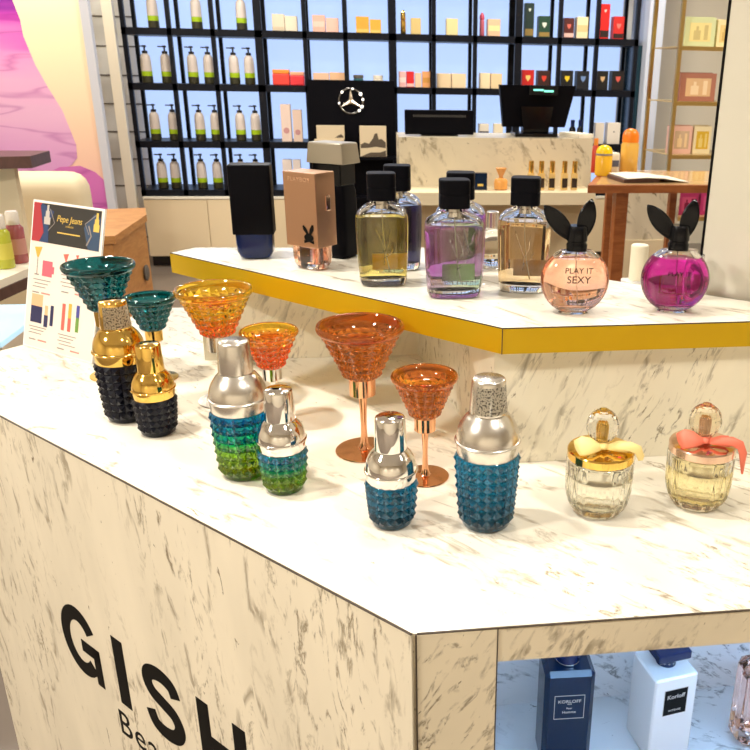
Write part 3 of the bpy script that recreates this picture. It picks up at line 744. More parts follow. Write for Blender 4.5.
for body, sz, dz in (('KORLOFF', 0.0066, 0.0085), ('PARIS', 0.0022, 0.0045), ('Pour', 0.0036, -0.0020), ('Homme', 0.0052, -0.0080)):
    text('printed_words', body, sz, lf @ Matrix.Translation((0, dz, 0.0001)), M['silverl'], lab, 0.00003, 0.0001, spacing=1.05)
t = thing('white_square_perfume_bottle', 'white square bottle with black label and faceted navy cap on the lower shelf', 'perfume bottle', (0.3635, 0.8130, ZS), math.radians(10))
bm = bmesh.new(); box(bm, 0, 0, 0, 0.0625, 0.062, 0.1300, 0.0060, seg=3); obj('bottle_body', bm, M['whitegloss'], t, smooth=0.6)
bm = bmesh.new(); lathe(bm, [(0.0125, 0.1302), (0.0130, 0.1306), (0.0130, 0.1415), (0.0120, 0.1418)], 36); nk = obj('neck', bm, M['navygloss'], t, smooth=0.6)
bm = bmesh.new()
for k in range(14):
    a = 2 * PI * k / 14; fmm = frame_at((0.0131 * math.cos(a), 0.0131 * math.sin(a), 0.1362), (-math.sin(a), math.cos(a), 0), (0, 0, 1))
    st = [((0.0019 if j % 2 == 0 else 0.0008) * math.cos(PI * j / 4), (0.0019 if j % 2 == 0 else 0.0008) * math.sin(PI * j / 4)) for j in range(8)]
    polys(bm, [st], fmm, 0.0003)
obj('star_studs', bm, M['chrome'], nk)
bm = bmesh.new(); rings(bm, [rr_box(0.0130, 0.0120, 0.1419, 0.002), rr_box(0.0215, 0.0200, 0.1455, 0.002), rr_box(0.0232, 0.0215, 0.1475, 0.002), rr_box(0.0232, 0.0215, 0.1570, 0.002), rr_box(0.0215, 0.0200, 0.1585, 0.002)]); obj('cap', bm, M['navygloss'], t, smooth=0.4)
lf = frame_at((0.000, -0.0311, 0.0920), (1, 0, 0), (0, 0, 1))
bm = bmesh.new(); polys(bm, [rect(-0.0172, -0.0205, 0.0172, 0.0205)], lf, 0.0003); lab = obj('label', bm, [M['silverl']], t)
bm = bmesh.new(); polys(bm, [rect(-0.0162, -0.0195, 0.0162, 0.0195)], lf @ Matrix.Translation((0, 0, 0.0003)), 0.0002); obj('label_face', bm, M['ink'], lab)
text('printed_words', 'Korloff', 0.0088, lf @ Matrix.Translation((0, 0.0085, 0.0006)), M['silverl'], lab, 0.0001, 0.0001)
text('printed_words', 'INTENSE', 0.0042, lf @ Matrix.Translation((0, -0.0130, 0.0006)), M['silverl'], lab, 0.0, 0.0001, spacing=1.1)
t = thing('pink_glass_perfume_bottle', 'pale pink faceted glass bottle at the right end of the lower shelf', 'perfume bottle', (0.5080, 0.8050, ZS), math.radians(4))
bm = bmesh.new(); box(bm, 0, 0, 0, 0.085, 0.045, 0.128, 0.010, seg=1); obj('bottle_glass', bm, M['pinkclear'], t)
bm = bmesh.new(); box(bm, 0, 0, 0.014, 0.060, 0.024, 0.095, 0.006, seg=1); obj('perfume', bm, liquid('blush_liquid', (0.98, 0.74, 0.66, 1)), t)
bm = bmesh.new(); lathe(bm, [(0.012, 0.1282), (0.012, 0.150), (0.010, 0.151)], 32); obj('cap', bm, M['chrome'], t, smooth=0.6)

# ------------------------------------------------------------------ price sign leaning on its stand
bl = Vector((-0.5966, 1.4108)); br = Vector((-0.4514, 1.3011)); es = (br - bl).normalized(); ms = Vector((-es.y, es.x))
W, H = (br - bl).length, 0.248
th = math.radians(15)
t = thing('price_sign', 'tilted white acrylic price sign with a dark printed header', 'sign', (bl.x, bl.y, ZC + 0.0008), 0)
upv = Vector((ms.x * math.sin(th), ms.y * math.sin(th), math.cos(th)))
sf = frame_at((0, 0, 0), (es.x, es.y, 0), upv)
bm = bmesh.new(); polys(bm, [rect(0, 0, W, H)], sf @ Matrix.Translation((0, 0, -0.003)), 0.003); obj('acrylic_panel', bm, M['acrylic'], t)
bm = bmesh.new()
for xx in (0.0, W):
    pass
polys(bm, [rect(0.0, 0.0, W, 0.09)], frame_at((ms.x * 0.075, ms.y * 0.075, 0.0), (es.x, es.y, 0), (-ms.x * 0.6, -ms.y * 0.6, 0.8)), 0.002)
obj('easel_leg', bm, M['acrylic'], t)
pf = sf
card = obj('printed_card', polys(bmesh.new(), [rect(0.003, 0.003, W - 0.003, H - 0.003)], pf, 0.0003), M['paper'], t)
def sp(name, plist, m, lift=0.0005): return obj(name, polys(bmesh.new(), plist, pf @ Matrix.Translation((0, 0, lift)), 0.0002), m, card)
hy = 0.180; ht = H - 0.004
sp('header', [rect(0.004, hy, W - 0.006, ht)], flat('header_dark', 46, 44, 42))
sp('header_red_side', [[(0.004, hy), (0.024, hy), (0.036, hy + 0.016), (0.022, ht - 0.004), (0.026, ht), (0.004, ht)]], flat('header_red', 176, 52, 62), 0.0008)
sp('header_blue_side', [[(0.024, hy), (0.048, hy), (0.046, hy + 0.03), (0.058, hy + 0.052), (0.026, ht), (0.022, ht - 0.006), (0.034, hy + 0.016)]], flat('header_blue', 44, 66, 108), 0.0008)
sp('header_blue_diamond', [[(0.150, hy), (0.176, hy), (0.176, ht - 0.012), (0.160, ht - 0.006), (0.136, ht - 0.030)]], flat('header_slate', 54, 76, 104), 0.0008)
sp('printed_silver_bottle', [rect(0.034, hy + 0.030, 0.050, hy + 0.042), rect(0.037, hy + 0.042, 0.047, hy + 0.052), rect(0.040, hy + 0.052, 0.045, hy + 0.062)], M['silverl'], 0.0011)
sp('printed_gold_bottle', [rect(0.160, hy + 0.030, 0.174, hy + 0.042), rect(0.162, hy + 0.042, 0.172, hy + 0.050), rect(0.165, hy + 0.050, 0.170, hy + 0.060)], M['goldl'], 0.0011)
for q, w_ in (([(0.146, hy + 0.006), (0.156, hy + 0.022), (0.148, hy + 0.038)], 0.003), ([(0.046, hy + 0.02), (0.062, hy + 0.034), (0.048, hy + 0.056)], 0.0016), ([(0.164, ht - 0.008), (0.139, hy + 0.04), (0.150, hy + 0.024)], 0.0016)): sp('printed_pale_line', strip(q, w_), M['greyl'], 0.0012)
text('brand_lettering', 'Pepe Jeans', 0.0150, pf @ Matrix.Translation((0.098, hy + 0.042, 0.0009)), M['goldl'], card, 0.0, 0.0001, shear=0.25)
text('small_lettering', 'LONDON', 0.0040, pf @ Matrix.Translation((0.100, hy + 0.031, 0.0009)), M['goldl'], card, 0, 0.0001, spacing=1.2)
sp('header_line', [rect(0.070, hy + 0.0185, 0.128, hy + 0.0205)], M['goldl'], 0.0009)
# small printed pictures of the products
og = flat('print_orange', 238, 176, 74); pk = flat('print_pink', 226, 104, 120); nv = flat('print_navy', 40, 40, 84); pch = flat('print_peach', 232, 184, 140); rd = flat('print_coral', 226, 104, 92); gn = flat('print_green', 108, 148, 66)
sp('printed_orange_glass', [[(0.014, 0.170), (0.034, 0.172), (0.026, 0.154), (0.022, 0.154)]], og)
sp('printed_glass_stems', [rect(0.0232, 0.126, 0.0248, 0.154), rect(0.018, 0.124, 0.030, 0.126)], M['greyl'])
sp('printed_pink_mug', [rect(0.038, 0.124, 0.064, 0.150), rect(0.064, 0.130, 0.069, 0.142)], pk)
sp('printed_pink_glasses', [[(0.090, 0.166), (0.104, 0.168), (0.098, 0.152)], [(0.122, 0.168), (0.130, 0.169), (0.126, 0.160)]], rd)
sp('printed_navy_box', [rect(0.016, 0.044, 0.046, 0.072)], nv)
sp('printed_peach_fade', [rect(0.016, 0.072, 0.046, 0.092)], pch)
sp('printed_small_bottles', [rect(0.052, 0.040, 0.062, 0.060), rect(0.068, 0.044, 0.076, 0.078)], nv)
sp('printed_peach_cap', [rect(0.053, 0.060, 0.061, 0.076)], pch)
sp('printed_coral_tubes', [rect(0.098, 0.042, 0.106, 0.086), rect(0.114, 0.042, 0.122, 0.064)], rd)
sp('printed_yellow_tube', [rect(0.114, 0.064, 0.122, 0.088)], og)
sp('printed_blue_tube', [rect(0.134, 0.068, 0.142, 0.088)], flat('print_blue', 70, 70, 150)); sp('printed_green_tube', [rect(0.134, 0.044, 0.142, 0.068)], gn)
lines = []
for x0, ys in ((0.016, (0.116, 0.110, 0.104)), (0.088, (0.132, 0.126, 0.120, 0.114)), (0.014, (0.036, 0.031, 0.0255)), (0.092, (0.034, 0.029, 0.0235, 0.018))):
    for i, y in enumerate(ys): lines.append(rect(x0 + 0.004 * (i % 2), y, x0 + 0.046 - 0.006 * (i % 3), y + 0.0014))
sp('printed_text_lines', lines, M['greyl'])
for q in ((0.040, 0.094), (0.040, 0.014), (0.126, 0.104), (0.126, 0.010)): sp('printed_price', [rect(q[0], q[1], q[0] + 0.023, q[1] + 0.0025)], M['redl'])
for q in ((0.016, 0.094), (0.016, 0.014), (0.092, 0.104), (0.092, 0.010)): sp('printed_old_price', [rect(q[0], q[1], q[0] + 0.018, q[1] + 0.002)], M['greyl'])

# ------------------------------------------------------------------ glossy white panel behind the tier
t = thing('white_gloss_panel', 'tall glossy white panel with a black edge at the right', 'display panel', (0.4340, 1.0155, ZC + 0.0004))
pd = Vector((0.157, -0.129)).normalized(); pn = Vector((-pd.y, pd.x))
bm = bmesh.new(); prism(bm, [tuple(pd * 0.0035), tuple(pd * 0.80), tuple(pd * 0.80 + pn * 0.03), tuple(pd * 0.0035 + pn * 0.03)], 0, 1.9); obj('panel', bm, mat('white_back_painted_glass', rgb(212, 207, 192), 0.06), t)
bm = bmesh.new(); prism(bm, [tuple(-pn * 0.0005), tuple(pd * 0.0033 - pn * 0.0005), tuple(pd * 0.0033 + pn * 0.03), tuple(pn * 0.03)], 0, 1.9); obj('edge_strip', bm, M['blackgloss'], t)

# ------------------------------------------------------------------ back wall: cabinets and backlit shelving
XS = [-1.629, -1.330, -1.040, -0.732, -0.414, -0.133, 0.201, 0.496, 0.795, 1.113, 1.420, 1.700, 2.000]
for i, (x0, x1, lab) in enumerate(((-1.63, -0.735, 'low cream cabinet under the pump bottle shelves'), (-0.73, 0.198, 'low cream cabinet under the black emblem display'), (0.203, 1.11, 'low cream cabinet behind the marble cash desk'), (1.115, 2.01, 'low cream cabinet at the right end of the shelving'))):
    t = thing('low_cabinet', lab, 'cabinet', ((x0 + x1) / 2, 6.24, 0), 0, 'low cabinets under the lit shelving')
    w = x1 - x0
    bm = bmesh.new(); box(bm, 0, 0.23, 0.08, w, 0.44, 0.424); obj('carcass', bm, M['cabinet'], t)
    bm = bmesh.new(); box(bm, 0, 0.225, 0.5045, w, 0.47, 0.015); obj('cabinet_top', bm, M['whitepaint'], t)
    bm = bmesh.new(); box(bm, 0, 0.26, 0, w, 0.40, 0.0795); obj('plinth', bm, M['kick'], t)
    for s in (-1, 1):
        bm = bmesh.new(); box(bm, s * w / 4, 0.001, 0.085, w / 2 - 0.004, 0.016, 0.414, 0.001); obj('door', bm, M['cabinet'], t)
ROWZ = {1: 1.660, 2: 1.300, 3: 0.910, 4: 0.566}
sh = thing('lit_wall_shelving', 'dark open shelving with glowing pale blue back panel', 'shelving', (0, 6.27, 0.5202))
bm = bmesh.new(); box(bm, 0.17, 0.345, 0.03, 3.62, 0.012, 2.0); obj('backlit_panel', bm, M['shelf_light'], sh)
for i, x in enumerate(XS):
    w = 0.052 if i in (3, 6, 9) else 0.030
    bm = bmesh.new(); box(bm, x, 0.015, 0.0, w, 0.03, 2.05); box(bm, x, 0.318, 0.0, w * 0.85, 0.03, 2.05); obj('upright', bm, M['frame'], sh)
for z in (0.566, 0.910, 1.300, 1.660, 2.02, 2.38):
    bm = bmesh.new(); box(bm, 0.185, 0.166, z - 0.5202 - 0.046, 3.66, 0.332, 0.046); obj('shelf_board', bm, M['frame'], sh)
bm = bmesh.new(); box(bm, 2.035, 0.17, 0.0, 0.03, 0.33, 1.10); obj('end_panel', bm, M['teal_dark'], sh)

# pump bottles
PUMP = [(1, -1.4447), (1, -1.1532), (1, -0.8492), (2, -1.5279), (2, -1.3936), (2, -1.2132), (2, -1.1024), (2, -0.9272), (2, -0.8212), (3, -1.5155), (3, -1.3856), (3, -1.2022), (3, -1.0908), (3, -0.9157), (3, -0.8064), (4, -1.5051), (4, -1.4111), (4, -1.2234), (4, -1.1097), (4, -0.9382), (4, -0.8303)]
pb = flat('pump_body', 214, 203, 196, 0.35); plime = flat('lime_band', 164, 196, 20, 0.4); pdk = flat('olive_base', 52, 50, 30, 0.4); pblk = flat('pump_black', 24, 24, 28, 0.35)
def pump_bottle():
    t = thing('pump_bottle', '', 'pump bottle', (0, 0, 0), 0, 'pump bottles on the lit shelving')
    R = 0.037
    bm = bmesh.new(); lathe(bm, [(R * 0.9, 0.0), (R, 0.004), (R, 0.046)], 24); obj('base', bm, pdk, t, smooth=0.7)
    bm = bmesh.new(); lathe(bm, [(R, 0.0462), (R, 0.078)], 24); obj('label_band', bm, plime, t, smooth=0.7)
    bm = bmesh.new(); lathe(bm, [(R, 0.0782), (R * 0.96, 0.14), (R * 0.88, 0.175), (R * 0.6, 0.192), (R * 0.42, 0.196)], 24); obj('bottle_body', bm, pb, t, smooth=0.7)
    bm = bmesh.new(); lathe(bm, [(0.019, 0.1962), (0.019, 0.212), (0.006, 0.214), (0.006, 0.236), (0.014, 0.237), (0.014, 0.247), (0.010, 0.249)], 20)
    box(bm, -0.022, -0.008, 0.238, 0.040, 0.011, 0.008); obj('pump_head', bm, pblk, t, smooth=0.7)
    return t
ORD = ['first', 'second', 'third', 'fourth', 'fifth', 'sixth', 'seventh']
RN = {1: 'top visible shelf', 2: 'second shelf down', 3: 'third shelf down', 4: 'lowest shelf'}
base = None; cnt = {}
for r, x in PUMP:
    k = cnt.get(r, 0); cnt[r] = k + 1
    lab = 'grey pump bottle with lime band, %s from left on the %s' % (ORD[k], RN[r])
    loc = (x, 6.36, ROWZ[r] + 0.0004)
    if base is None: base = pump_bottle(); base.location = loc; base['label'] = lab
    else: dup(base, loc, random.uniform(-0.2, 0.2), lab)

# boxed goods on the shelving: (row, x, width, height)
BX = {'cream1': (1, -0.593, 0.085, 0.109), 'cream2': (1, -0.506, 0.083, 0.098), 'pinkA': (1, -0.314, 0.087, 0.109), 'pinkB': (1, -0.221, 0.087, 0.092), 'goldA': (1, -0.009, 0.091, 0.107), 'goldB': (1, 0.083, 0.078, 0.09), 'beige': (1, 0.37, 0.071, 0.107), 'creamC': (1, 0.631, 0.083, 0.11), 'pinkC': (1, 0.936, 0.091, 0.114), 'green': (1, 1.194, 0.066, 0.226), 'greenB': (1, 1.306, 0.082, 0.143), 'redwhite': (1, 1.49, 0.075, 0.135), 'creamD': (1, 1.591, 0.083, 0.144), 'redtall': (1, 1.758, 0.068, 0.235), 'redblack': (1, 1.865, 0.08, 0.154), 'peachA': (2, -0.317, 0.110, 0.088), 'peachB': (2, -0.201, 0.108, 0.093), 'pw': (2, 0.268, 0.051, 0.108), 'redp': (2, 0.325, 0.055, 0.109), 'beigeP': (2, 0.383, 0.047, 0.1), 'amberP': (2, 0.442, 0.057, 0.111), 'beigeQ': (2, 0.573, 0.101, 0.1), 'beigeR': (2, 0.682, 0.104, 0.101), 'creamQ': (2, 0.876, 0.075, 0.108), 'creamR': (2, 0.962, 0.082, 0.106), 'redsh': (2, 1.198, 0.091, 0.135), 'dkred': (2, 1.319, 0.091, 0.133), 'blky': (2, 1.495, 0.092, 0.136), 'blkb': (2, 1.618, 0.092, 0.135), 'blkc': (2, 1.768, 0.085, 0.138), 'blkr': (2, 1.888, 0.093, 0.14), 'tubeA': (3, -0.583, 0.071, 0.26), 'tubeB': (3, -0.502, 0.065, 0.223), 'navyb': (3, 0.875, 0.076, 0.139), 'crm3': (3, 0.986, 0.069, 0.14), 'whA': (3, 1.772, 0.071, 0.155), 'whB': (3, 1.885, 0.099, 0.156), 'tubeC': (4, -0.596, 0.066, 0.214), 'tubeD': (4, -0.525, 0.055, 0.214)}
SPEC = {  # key: (body colour, band colour or None, emblem colour or None, name, label)
 'cream1': ((222, 208, 186), (206, 190, 164), None, 'gift_box', 'larger cream box beside the pump bottles on the top visible shelf'),
 'cream2': ((226, 214, 192), None, None, 'gift_box', 'smaller cream box beside the larger cream one'),
 'pinkA': ((234, 182, 164), (244, 204, 190), None, 'gift_box', 'larger dusty pink box on the top visible shelf'),
 'pinkB': ((238, 190, 174), None, None, 'gift_box', 'smaller dusty pink box beside the larger pink one'),
 'goldA': ((222, 168, 60), (236, 196, 104), None, 'gift_box', 'larger golden yellow box on the top visible shelf'),
 'goldB': ((226, 174, 64), (238, 200, 110), None, 'gift_box', 'smaller golden yellow box beside the larger golden one'),
 'beige': ((222, 196, 132), None, None, 'gift_box', 'beige box beside the slim gold bottle'),
 'creamC': ((240, 222, 164), None, None, 'gift_box', 'single pale cream box alone in its shelf bay'),
 'pinkC': ((240, 196, 160), (250, 228, 168), None, 'gift_box', 'pink and cream box beside the slim pink bottle'),
 'green': ((14, 44, 40), (140, 116, 60), (210, 220, 210), 'perfume_box', 'tall dark green box with small pale emblem'),
 'greenB': ((22, 66, 46), (150, 122, 60), (220, 226, 214), 'perfume_box', 'short dark green box with small pale emblem'),
 'redwhite': ((84, 26, 24), (232, 190, 180), (224, 110, 96), 'perfume_box', 'dark red and pale box with a red shield'),
 'creamD': ((242, 222, 180), (228, 196, 140), None, 'perfume_box', 'cream box beside the red shield box'),
 'redtall': ((226, 20, 16), (40, 16, 14), (244, 190, 180), 'perfume_box', 'tall bright red box with a black foot'),
 'redblack': ((206, 34, 30), (44, 18, 16), (236, 120, 110), 'perfume_box', 'short red box with a black foot'),
 'peachA': ((238, 196, 166), None, None, 'gift_box', 'left of two low peach boxes above the black display'),
 'peachB': ((236, 188, 148), None, None, 'gift_box', 'right of two low peach boxes above the black display'),
 'pw': ((244, 190, 186), (252, 226, 220), None, 'perfume_box', 'slim pink and white box at the left of its row'),
 'redp': ((222, 38, 44), (248, 200, 190), None, 'perfume_box', 'slim red box with pale middle among pink boxes'),
 'beigeP': ((240, 206, 176), None, None, 'perfume_box', 'slim beige box beside the slim red one'),
 'amberP': ((236, 168, 110), (214, 150, 70), None, 'perfume_box', 'peach box with amber front beside the slim beige box'),
 'beigeQ': ((238, 212, 172), None, None, 'gift_box', 'left one of the two wide beige boxes behind the cash desk'),
 'beigeR': ((242, 218, 180), None, None, 'gift_box', 'right one of the two wide beige boxes behind the cash desk'),
 'creamQ': ((246, 226, 186), None, None, 'gift_box', 'brighter cream box above the till screen'),
 'creamR': ((238, 212, 168), None, None, 'gift_box', 'duller cream box above the till screen'),
 'redsh': ((196, 26, 24), None, (238, 206, 120), 'perfume_box', 'square red box with a golden shield'),
 'dkred': ((52, 20, 18), None, (214, 60, 44), 'perfume_box', 'dark brown box with a red emblem'),
 'blky': ((16, 16, 16), None, (240, 206, 40), 'perfume_box', 'black box with a yellow shield'),
 'blkb': ((18, 22, 32), None, (110, 140, 190), 'perfume_box', 'black box with a blue emblem'),
 'blkc': ((16, 14, 14), None, (214, 176, 130), 'perfume_box', 'black box with a cream shield'),
 'blkr': ((24, 16, 18), None, (214, 90, 80), 'perfume_box', 'black box with a large red emblem at the row end'),
 'tubeA': ((240, 216, 204), None, (206, 150, 150), 'tall_box', 'taller pale pink box with round mark left of the black display'),
 'tubeB': ((240, 212, 196), None, (206, 150, 150), 'tall_box', 'shorter pale pink box with round mark left of the black display'),
 'navyb': ((234, 226, 210), (36, 40, 74), None, 'perfume_box', 'cream box with a navy band behind the cash desk'),
 'crm3': ((240, 228, 200), None, None, 'perfume_box', 'plain cream box half hidden by the till screen'),
 'whA': ((232, 222, 208), None, None, 'perfume_box', 'left of two white boxes on the low right shelf'),
 'whB': ((236, 226, 212), None, (120, 110, 104), 'perfume_box', 'right of two white boxes on the low right shelf'),
 'tubeC': ((240, 226, 220), None, None, 'tall_box', 'left of two pale tall boxes on the lowest shelf'),
 'tubeD': ((240, 226, 220), None, None, 'tall_box', 'right of two pale tall boxes on the lowest shelf'),
}
for k, (r, x, w, h) in BX.items():
    c, band, emb, nm, lab = SPEC[k]
    dp = min(0.09, w)
    t = thing(nm, lab, 'box', (x, 6.30 + dp / 2, ROWZ[r] + 0.0004), 0, 'boxes on the lit shelving')
    bm = bmesh.new(); box(bm, 0, 0, 0, w, dp, h, 0.0015, seg=1); obj('carton', bm, flat('card_' + k, *c, 0.45), t)
    f0 = frame_at((0, -dp / 2 - 0.0002, 0), (1, 0, 0), (0, 0, 1))
    if band:
        z0, z1 = (h * 0.04, h * 0.24) if c[0] < 230 or k in ('redtall',) else (h * 0.3, h * 0.62)
        obj('printed_band', polys(bmesh.new(), [rect(-w * 0.47, z0, w * 0.47, z1)], f0, 0.0006), flat('band_' + k, *band, 0.45), t)
    if emb:
        s = w * (0.2 if h < 0.2 else 0.14); zc = h * (0.58 if h < 0.2 else 0.80)
        if k in ('tubeA', 'tubeB'): zc = h * 0.3; s = w * 0.3
        shp = [(-s, s), (s, s), (s * 0.9, -0.1 * s), (0, -1.3 * s), (-s * 0.9, -0.1 * s)] if k not in ('tubeA', 'tubeB', 'whB') else arc(0, 0, s, s, 0, 345, 20)
        if k == 'whB': shp = arc(0, 0, w * 0.06, w * 0.06, 0, 345, 12)
        obj('emblem', polys(bmesh.new(), [[(a, zc + b) for a, b in shp]], f0, 0.0008), flat('emblem_' + k, *emb, 0.4), t)
# shelf goods that are not boxes
t = thing('slim_gold_bottle', 'slim gold bottle on the top visible shelf', 'bottle', (0.28, 6.33, ROWZ[1] + 0.0004))
bm = bmesh.new(); lathe(bm, [(0.017, 0), (0.019, 0.003), (0.019, 0.085), (0.013, 0.09)], 20); obj('bottle_body', bm, M['gold'], t, smooth=0.7)
bm = bmesh.new(); lathe(bm, [(0.016, 0.0902), (0.019, 0.098), (0.018, 0.135), (0.008, 0.158)], 20); obj('cap', bm, M['gold'], t, smooth=0.7)
t = thing('slim_pink_bottle', 'slim pink bottle with a pointed cap on the top visible shelf', 'bottle', (0.85, 6.33, ROWZ[1] + 0.0004))
pm = flat('pink_lacquer', 214, 110, 130, 0.25)
bm = bmesh.new(); lathe(bm, [(0.016, 0), (0.018, 0.003), (0.017, 0.10), (0.012, 0.105)], 20); obj('bottle_body', bm, pm, t, smooth=0.7)
bm = bmesh.new(); lathe(bm, [(0.013, 0.1052), (0.019, 0.115), (0.016, 0.138), (0.004, 0.156)], 20); obj('cap', bm, flat('pink_cap', 226, 90, 120, 0.25), t, smooth=0.7)
for i, (x, lab) in enumerate(((1.564, 'left of two small dark bottles on the low right shelf'), (1.625, 'right of two small dark bottles on the low right shelf'))):
    t = thing('small_dark_bottle', lab, 'bottle', (x, 6.33, ROWZ[3] + 0.0004), 0, 'small dark bottles')
    bm = bmesh.new(); lathe(bm, [(0.022, 0), (0.025, 0.004), (0.025, 0.11), (0.014, 0.125)], 20); obj('bottle_body', bm, M['blackgloss'], t, smooth=0.7)
    bm = bmesh.new(); lathe(bm, [(0.015, 0.1252), (0.016, 0.170), (0.012, 0.174)], 20); obj('cap', bm, M['navygloss'], t, smooth=0.7)
# orange and red gift packs
for i, (x, w, h, c, lab) in enumerate(((-0.600, 0.118, 0.108, (236, 70, 60), 'left red pack with an orange top on the second shelf down'), (-0.486, 0.100, 0.094, (232, 56, 66), 'right red pack with a pale top on the second shelf down'))):
    t = thing('gift_pack', lab, 'gift pack', (x, 6.36, ROWZ[2] + 0.0004), 0, 'red gift packs')
    bm = bmesh.new(); box(bm, 0, 0, 0, w, 0.10, h * 0.72, 0.008); obj('lower_wrap', bm, flat('wrap_red%d' % i, *c, 0.4), t)
    bm = bmesh.new(); box(bm, 0, 0, h * 0.721, w * 0.98, 0.098, h * 0.26, 0.006); obj('upper_wrap', bm, flat('wrap_top%d' % i, *((246, 150, 60) if i == 0 else (250, 176, 140)), 0.4), t)
tl = flat('teal_jar', 60, 110, 120, 0.3)
for i, (x, m_, lab) in enumerate(((-0.050, tl, 'small teal jar just above the black emblem display'), (0.092, M['whitepaint'], 'small white jar just above the black emblem display'))):
    t = thing('small_jar', lab, 'jar', (x, 6.33, ROWZ[2] + 0.0004), 0)
    bm = bmesh.new(); lathe(bm, [(0.034, 0), (0.036, 0.003), (0.036, 0.05), (0.03, 0.056)], 24); obj('jar_body', bm, m_, t, smooth=0.7)
    bm = bmesh.new(); lathe(bm, [(0.036, 0.0562), (0.036, 0.077), (0.033, 0.079)], 24); obj('lid', bm, M['whitepaint'] if i else M['darkslot'], t, smooth=0.7)

# black emblem display standing on the cabinet
t = thing('emblem_display', 'black perfume display with a ringed three pointed star', 'display stand', (-0.103, 6.16, 0.5202))
bm = bmesh.new(); box(bm, 0, -0.03, -0.5202, 0.60, 0.10, 0.5200); obj('pedestal', bm, M['blacksatin'], t)
bm = bmesh.new(); box(bm, 0, 0.03, 0.0, 0.615, 0.03, 0.823); obj('back_board', bm, M['blacksatin'], t)
bm = bmesh.new()
for z in (0.0, 0.285): box(bm, 0, -0.045, z, 0.615, 0.12, 0.02)
for s in (-1, 1): box(bm, s * 0.297, -0.045, 0.02, 0.02, 0.12, 0.265)
obj('display_tray', bm, M['blacksatin'], t)
EC = Vector((-0.004, 0.012, 0.683)); ER = 0.085
bm = bmesh.new()
rr_ = []
for k in range(48):
    a = 2 * PI * k / 48; c = EC + Vector((ER * math.cos(a), 0, ER * math.sin(a)))
    rr_.append([c + Vector((math.cos(a), 0, math.sin(a))) * 0.006 * math.cos(2 * PI * j / 8) + Vector((0, 1, 0)) * 0.006 * math.sin(2 * PI * j / 8) for j in range(8)])
vs = [[bm.verts.new(p) for p in r] for r in rr_]
for k in range(48):
    for j in range(8): bm.faces.new((vs[k][j], vs[k][(j + 1) % 8], vs[(k + 1) % 48][(j + 1) % 8], vs[(k + 1) % 48][j]))
obj('emblem_ring', bm, mat('dark_chrome', (0.30, 0.29, 0.28, 1), 0.2, metal=1.0), t, smooth=True)
bm = bmesh.new()
for a in (90, 210, 330):
    d = Vector((math.cos(math.radians(a)), 0, math.sin(math.radians(a)))); s = Vector((-d.z, 0, d.x))
    c0 = bm.verts.new(EC + Vector((0, -0.012, 0))); tip = bm.verts.new(EC + d * ER); l = bm.verts.new(EC + d * 0.008 + s * 0.014); r = bm.verts.new(EC + d * 0.008 - s * 0.014); bk = bm.verts.new(EC + Vector((0, 0.004, 0)))
    for q in ((c0, l, tip), (c0, tip, r), (bk, tip, l), (bk, r, tip), (c0, bk, l), (c0, r, bk)): bm.faces.new(q)
obj('three_pointed_star', bm, mat('warm_chrome', (0.75, 0.66, 0.55, 1), 0.25, metal=1.0), t)
bm = bmesh.new()
for a, s in ((135, 1.0), (80, 0.8), (35, 1.3), (8, 1.0), (-25, 1.2), (-48, 1.1), (190, 0.8)):
    c = EC + Vector((ER * math.cos(math.radians(a)), -0.008, ER * math.sin(math.radians(a))))
    r = bmesh.ops.create_icosphere(bm, subdivisions=1, radius=0.0095 * s)
    for v in r['verts']: v.co += c
obj('emblem_lights', bm, M['led'], t)
photo = flat('sepia_card', 214, 196, 164, 0.5); shade = flat('sepia_dark', 84, 72, 58, 0.6)
def photobox(label, x, y, z, w, h, scene):
    b = thing('photo_box', label, 'box', (x, y, z), 0, 'sepia photo boxes')
    bm = bmesh.new(); box(bm, 0, 0, 0, w, 0.05, h, 0.001, seg=1); obj('carton', bm, photo, b)
    obj('printed_photo', polys(bmesh.new(), scene, frame_at((0, -0.0252, 0), (1, 0, 0), (0, 0, 1)), 0.0005), shade, b)
photobox('taller sepia photo box on the black display', 0.042, 6.115, 0.8257, 0.190, 0.212, [[(-0.09, 0.06), (-0.09, 0.085), (-0.06, 0.10), (-0.03, 0.09), (0.0, 0.13), (0.012, 0.16), (0.03, 0.165), (0.04, 0.12), (0.06, 0.125), (0.09, 0.10), (0.09, 0.06), (0.02, 0.07), (-0.04, 0.062)], [(-0.09, 0.002), (-0.02, 0.03), (0.05, 0.03), (0.09, 0.045), (0.09, 0.002)]])
photobox('lower of the two stacked sepia boxes on the black display', -0.270, 6.115, 0.8257, 0.208, 0.118, [[(0.02, 0.05), (0.05, 0.065), (0.07, 0.085), (0.09, 0.06), (0.10, 0.055), (0.10, 0.045)]])
photobox('upper of the two stacked sepia boxes on the black display', -0.258, 6.120, 0.9440, 0.196, 0.094, [[(0.03, 0.012), (0.05, 0.025), (0.075, 0.038), (0.09, 0.02), (0.09, 0.012)]])

